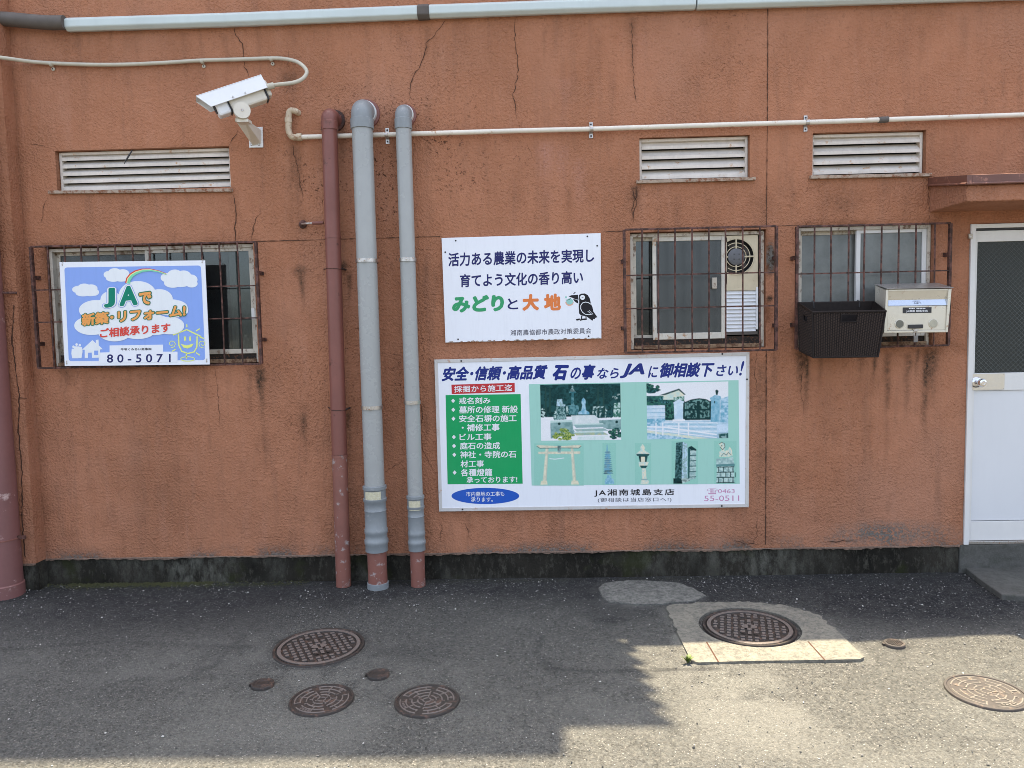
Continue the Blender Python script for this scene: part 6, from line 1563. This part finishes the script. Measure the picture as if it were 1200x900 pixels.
# ================================================================= COVERS IN THE GROUND
def checker_cover(key, label, rot, mats=(M_IRON, M_IRONHI)):
    x, y, r = MH[key]; c = G(x, y); z0 = .004 if key == 'a' else .008
    base, hi = mats
    root = thing("manhole_cover", label, "manhole cover", c, "checkered manhole covers")
    q = MB(); q.lathe((c.x, c.y, -.02), (0, 0, 1), [(r*.93, .0), (r*.93, z0+.018), (r*.945, z0+.021), (r*.99, z0+.021), (r, z0+.017), (r*1.005, 0)], base, 72); q.build("frame", root, smooth=True)
    q = MB(); rl = r*.915
    q.lathe((c.x, c.y, -.02), (0, 0, 1), [(rl, 0), (rl, z0+.019), (rl*.985, z0+.0215), (rl*.895, z0+.0215), (rl*.885, z0+.016), (0, z0+.016)], base, 72)
    q.lathe((c.x, c.y, z0+.0016), (0, 0, 1), [(rl*.983, 0), (rl*.98, .0004), (rl*.90, .0004), (rl*.897, 0)], hi, 72, caps=False)
    cr, sr = math.cos(rot), math.sin(rot); p = r*2*.86/12; z = z0
    for i in range(-7, 8):
        for j in range(-7, 8):
            u, v = i*p, j*p
            if math.hypot(u, v)+p*.5 > rl*.88 or math.hypot(u/1.5, v) < p*.85: continue
            if abs(u) < p*1.1 and 2.0*p < abs(v) < 3.3*p: continue
            h = p*.40; hu, hv = (h, h*.8) if (i+j) % 2 else (h*.8, h)
            P = []
            for zz, k in ((z-.003, 1.0), (z+.0012, .82)):
                for a, b in ((-1, -1), (1, -1), (1, 1), (-1, 1)):
                    uu, vv = u+a*hu*k, v+b*hv*k; P.append((c.x+uu*cr-vv*sr, c.y+uu*sr+vv*cr, zz))
            q.add(P, [(4, 5, 6, 7), (0, 1, 5, 4), (1, 2, 6, 5), (2, 3, 7, 6), (3, 0, 4, 7)], base)
            q.m[-5] = q.mi(hi)
    for sgn in (-1, 1):        # centre emblem: two half leaves; key slots
        P = [(c.x+(sgn*p*.2+sgn*p*1.0*math.sin(R(a))*1)*cr-(p*.75*math.cos(R(a)))*sr, c.y+(sgn*p*.2+sgn*p*1.0*math.sin(R(a)))*sr+(p*.75*math.cos(R(a)))*cr, z+.0016) for a in range(0, 181, 20)]
        q.add(P, [tuple(range(len(P)))], hi)
        for (du, ww) in ((-.45, .3), (.0, .25), (.45, .3)):
            u, v = du*p*2, sgn*2.6*p
            P = [(c.x+(u+a*p*ww)*cr-(v+b*p*.3)*sr, c.y+(u+a*p*ww)*sr+(v+b*p*.3)*cr, z+.0008) for a, b in ((-1, -1), (1, -1), (1, 1), (-1, 1))]
            q.add(P, [(0, 1, 2, 3)], hi if du == 0 else base)
    q.build("lid", root, smooth=False)
checker_cover('a', "large round checkered iron manhole cover lying in plain shaded asphalt", R(28))
checker_cover('b', "large round checkered iron manhole cover set in a pale concrete collar", R(-15))
def ring_cover(key, label, mats, rot):
    x, y, r = MH[key]; c = G(x, y); base, hi = mats; z = .005
    root = thing("valve_cover", label, "manhole cover", c, "ring patterned covers in the asphalt")
    q = MB(); q.lathe((c.x, c.y, -.02), (0, 0, 1), [(r, 0), (r, z+.018), (r*.985, z+.0215), (r*.93, z+.0215), (r*.92, z+.018), (r*.9, z+.018)], base, 64); q.build("frame", root, smooth=True)
    q = MB(); rl = r*.895; q.lathe((c.x, c.y, -.02), (0, 0, 1), [(rl, 0), (rl, z+.0185), (rl*.99, z+.0195), (0, z+.0195)], base, 64)
    def arcseg(rr, a0, a1, wd):
        n = max(3, int((a1-a0)/6)); vs_ = []
        for i in range(n+1):
            a = R(a0+(a1-a0)*i/n)+rot
            for rad, zz in ((rr-wd/2, z-.001), (rr-wd*.3, z+.0022), (rr+wd*.3, z+.0022), (rr+wd/2, z-.001)): vs_.append((c.x+rad*math.cos(a), c.y+rad*math.sin(a), zz))
        q.add(vs_, [(i*4+k, i*4+k+1, i*4+k+5, i*4+k+4) for i in range(n) for k in range(3)]+[(0, 1, 2, 3), (n*4+3, n*4+2, n*4+1, n*4)], hi)
    def rad(a, r0, r1, wd):
        a = R(a)+rot; t = Vector((math.cos(a), math.sin(a), 0)); s_ = Vector((-t.y, t.x, 0))*wd/2; o = Vector((c.x, c.y, 0))
        P = [o+t*r0-s_, o+t*r1-s_, o+t*r1+s_, o+t*r0+s_]
        q.add([p+Vector((0, 0, z-.001)) for p in P]+[p+Vector((0, 0, z+.0022)) for p in P], [(4, 5, 6, 7), (0, 1, 5, 4), (1, 2, 6, 5), (2, 3, 7, 6), (3, 0, 4, 7)], hi)
    w_ = r*.045; radii = [.12, .28, .46, .64, .82]
    for i, f in enumerate(radii):
        for s_ in range(4):
            arcseg(r*f, s_*90+8, s_*90+(82 if i else 78), w_)
    for i in range(len(radii)-1):
        n = (4, 6, 8, 12)[i]
        for s_ in range(n): rad(360/n*s_+(360/n/2 if i % 2 else 0)+5, r*radii[i]+w_*.3, r*radii[i+1]*.995-w_*.3 if s_ % 2 else r*(radii[i]+radii[i+1])/2, w_*.8)
    for a in (200, 208, 216, 224): rad(a, r*.7, r*.77, w_*1.4)
    rad(20, r*.70, r*.78, w_*2.4)
    q.build("lid", root, smooth=False)
ring_cover('c', "shaded gray ring patterned cover, the left one of the pair below the checkered cover", (M_IRON, M_IRONHI), R(30))
ring_cover('d', "shaded gray ring patterned cover, the right one of the pair below the checkered cover", (M_IRON, M_IRONHI), R(-10))
ring_cover('e', "sunlit brown ring patterned cover at the right edge of the yard", (M_IRONRUST, M_IRONRUSTHI), R(70))
def cap(key, label, mat):
    x, y, r = MH[key]; c = G(x, y)
    root = thing("stopcock_cap", label, "cap", c, "small stopcock caps in the asphalt")
    q = MB(); q.lathe((c.x, c.y, -.01), (0, 0, 1), [(r, 0), (r, .018), (r*.95, .0215), (r*.8, .0222), (r*.78, .0205), (r*.55, .0205), (r*.53, .0222), (r*.46, .0222), (r*.44, .0205), (0, .0205)], mat, 40); q.build("lid", root, smooth=True)
    q = MB(); q.box(c.x-r*1.18, c.x-r*.96, c.y-.008, c.y+.008, -.005, .009, mat); q.build("hinge", root)
    if key == 'h':
        q = MB()
        for i in range(-3, 4):
            for j in range(-3, 4):
                if math.hypot(i, j) < 3.3: q.box(c.x+i*r*.22-.003, c.x+i*r*.22+.003, c.y+j*r*.22-.003, c.y+j*r*.22+.003, .0108, .0142, mat)
        q.build("stud_pattern", root)
cap('f', "small round dark cap in the asphalt, left of the ring covers", M_IRON)
cap('g', "small round dark cap between the checkered cover and the two ring covers", M_IRON)
cap('h', "small round studded brown cap at the shadow edge right of the concrete collar", M_IRONRUST)

# ================================================================= LOOSE GRAVEL, WEEDS
def gravel():
    rng = np.random.RandomState(5); vs_, fs, ms = [], [], []
    mats = [paint("pebble_white", (.5, .49, .46), .8, 0, 0, .2, 30), paint("pebble_gray", (.2, .195, .185), .85, 0, 0, .3, 30), paint("pebble_dark", (.07, .07, .068), .85, 0, 0, .3, 30)]
    ico = [(0, 0, 1)]+[(math.cos(a)*.9, math.sin(a)*.9, .2) for a in np.arange(5)*1.2566]+[(math.cos(a+.6)*.8, math.sin(a+.6)*.8, -.5) for a in np.arange(5)*1.2566]
    fc = [(0, 1+i, 1+(i+1) % 5) for i in range(5)]+[(1+i, 6+i, 1+(i+1) % 5) for i in range(5)]+[(6+i, 6+(i+1) % 5, 1+(i+1) % 5) for i in range(5)]
    covers = [(G(x, y), r) for x, y, r in MH.values()]
    n = 0
    while n < 7500:
        x = rng.uniform(-3.7, 3.8)
        y = -abs(rng.exponential(.42)) if n < 3600 else -rng.uniform(0, 2.45)
        if y < -2.5 or y > -.01: continue
        if any((x-c.x)**2+(y-c.y)**2 < (r+.01)**2 for c, r in covers): continue
        if n < 3600 and vnoise(np.array([x]), np.array([y]), 2.5, 9, 2)[0] < .42: continue
        s = .0014+.0036*rng.rand()**3*(1.5 if y > -.6 else 1)
        o = len(vs_); ang = rng.uniform(0, 6.28); ca, sa = math.cos(ang), math.sin(ang); sx, sy, sz = rng.uniform(.7, 1.5), rng.uniform(.7, 1.2), rng.uniform(.5, .9)
        for p in ico:
            q = np.array(p)*(1+rng.uniform(-.2, .2)); a, b = q[0]*sx, q[1]*sy
            vs_.append((x+s*(a*ca-b*sa), y+s*(a*sa+b*ca), .001+s*(q[2]+.3)*sz))
        fs += [tuple(o+k for k in f) for f in fc]; ms += [int(rng.choice(3, p=[.09, .5, .41]))]*len(fc); n += 1
    me = bpy.data.meshes.new("gravel"); me.from_pydata(vs_, [], fs)
    for mt in mats: me.materials.append(mt)
    me.polygons.foreach_set("material_index", ms)
    o = bpy.data.objects.new("gravel", me); COL.objects.link(o); structure(o, "stuff")
gravel()
def leaf_mat(name, c):
    mt, t, b = new_mat(name); v = objvec(t)
    t.links.new(mix(t, noise(t, v, 40), c, tuple(x*.5 for x in c)), b.inputs["Base Color"]); b.inputs["Roughness"].default_value = .6
    return mt
M_LEAF = leaf_mat("weed_leaf", (.14, .2, .04)); M_LEAF2 = leaf_mat("weed_leaf_dark", (.045, .08, .025))
def weed(p, h, n, label, mat, seed):
    rnd = random.Random(seed); root = thing("weed", label, "weed", p, "weeds in the joints")
    q = MB()
    for i in range(n):
        a = rnd.uniform(0, 6.28); l = h*rnd.uniform(.5, 1.1); lean = rnd.uniform(.2, .9); wd = l*.14
        d_ = Vector((math.cos(a), math.sin(a), 0)); s_ = Vector((-d_.y, d_.x, 0)); pr = []
        for t, w_ in ((0, .35), (.35, 1), (.7, .8), (1, 0)):
            c = p+d_*(l*lean*t**1.4)+Vector((0, 0, l*(t-.35*lean*t*t))); pr += [c-s_*wd*w_, c+s_*wd*w_]
        q.add(pr, [(0, 1, 3, 2), (2, 3, 5, 4), (4, 5, 7, 6)], mat)
    q.build("leaf", root)['kind'] = 'stuff'
weed(G(806, 777), .045, 34, "small bright green weed at the sunlit corner of the concrete collar", M_LEAF, 1)
weed(G(479, 676)+Vector((0, -.02, 0)), .05, 16, "tiny green weed at the foot of the slim gray pipe", M_LEAF2, 2)
weed(G(1182, 663)+Vector((0, -.01, .03)), .03, 22, "low dark weed growing along the doorstep", M_LEAF2, 3)
def moss():
    rng = np.random.RandomState(8); q = MB(); m_ = leaf_mat("moss", (.06, .065, .014)); q2 = []
    for i in range(1500):
        px = rng.uniform(85, 250) if i < 1150 else rng.uniform(60, 360); p = G(px, 684); y = -.004-abs(rng.normal(0, .028)); x = p.x
        s = rng.uniform(.003, .008); z = max(0, .012-abs(y)*.25)*rng.rand()
        q.add([(x-s, y, z), (x, y-s, z+.001), (x+s, y, z), (x, y+s, z+.002), (x, y, z+s*.8)], [(0, 1, 4), (1, 2, 4), (2, 3, 4), (3, 0, 4)], m_)
    o = q.build("moss"); structure(o, "stuff")
moss()
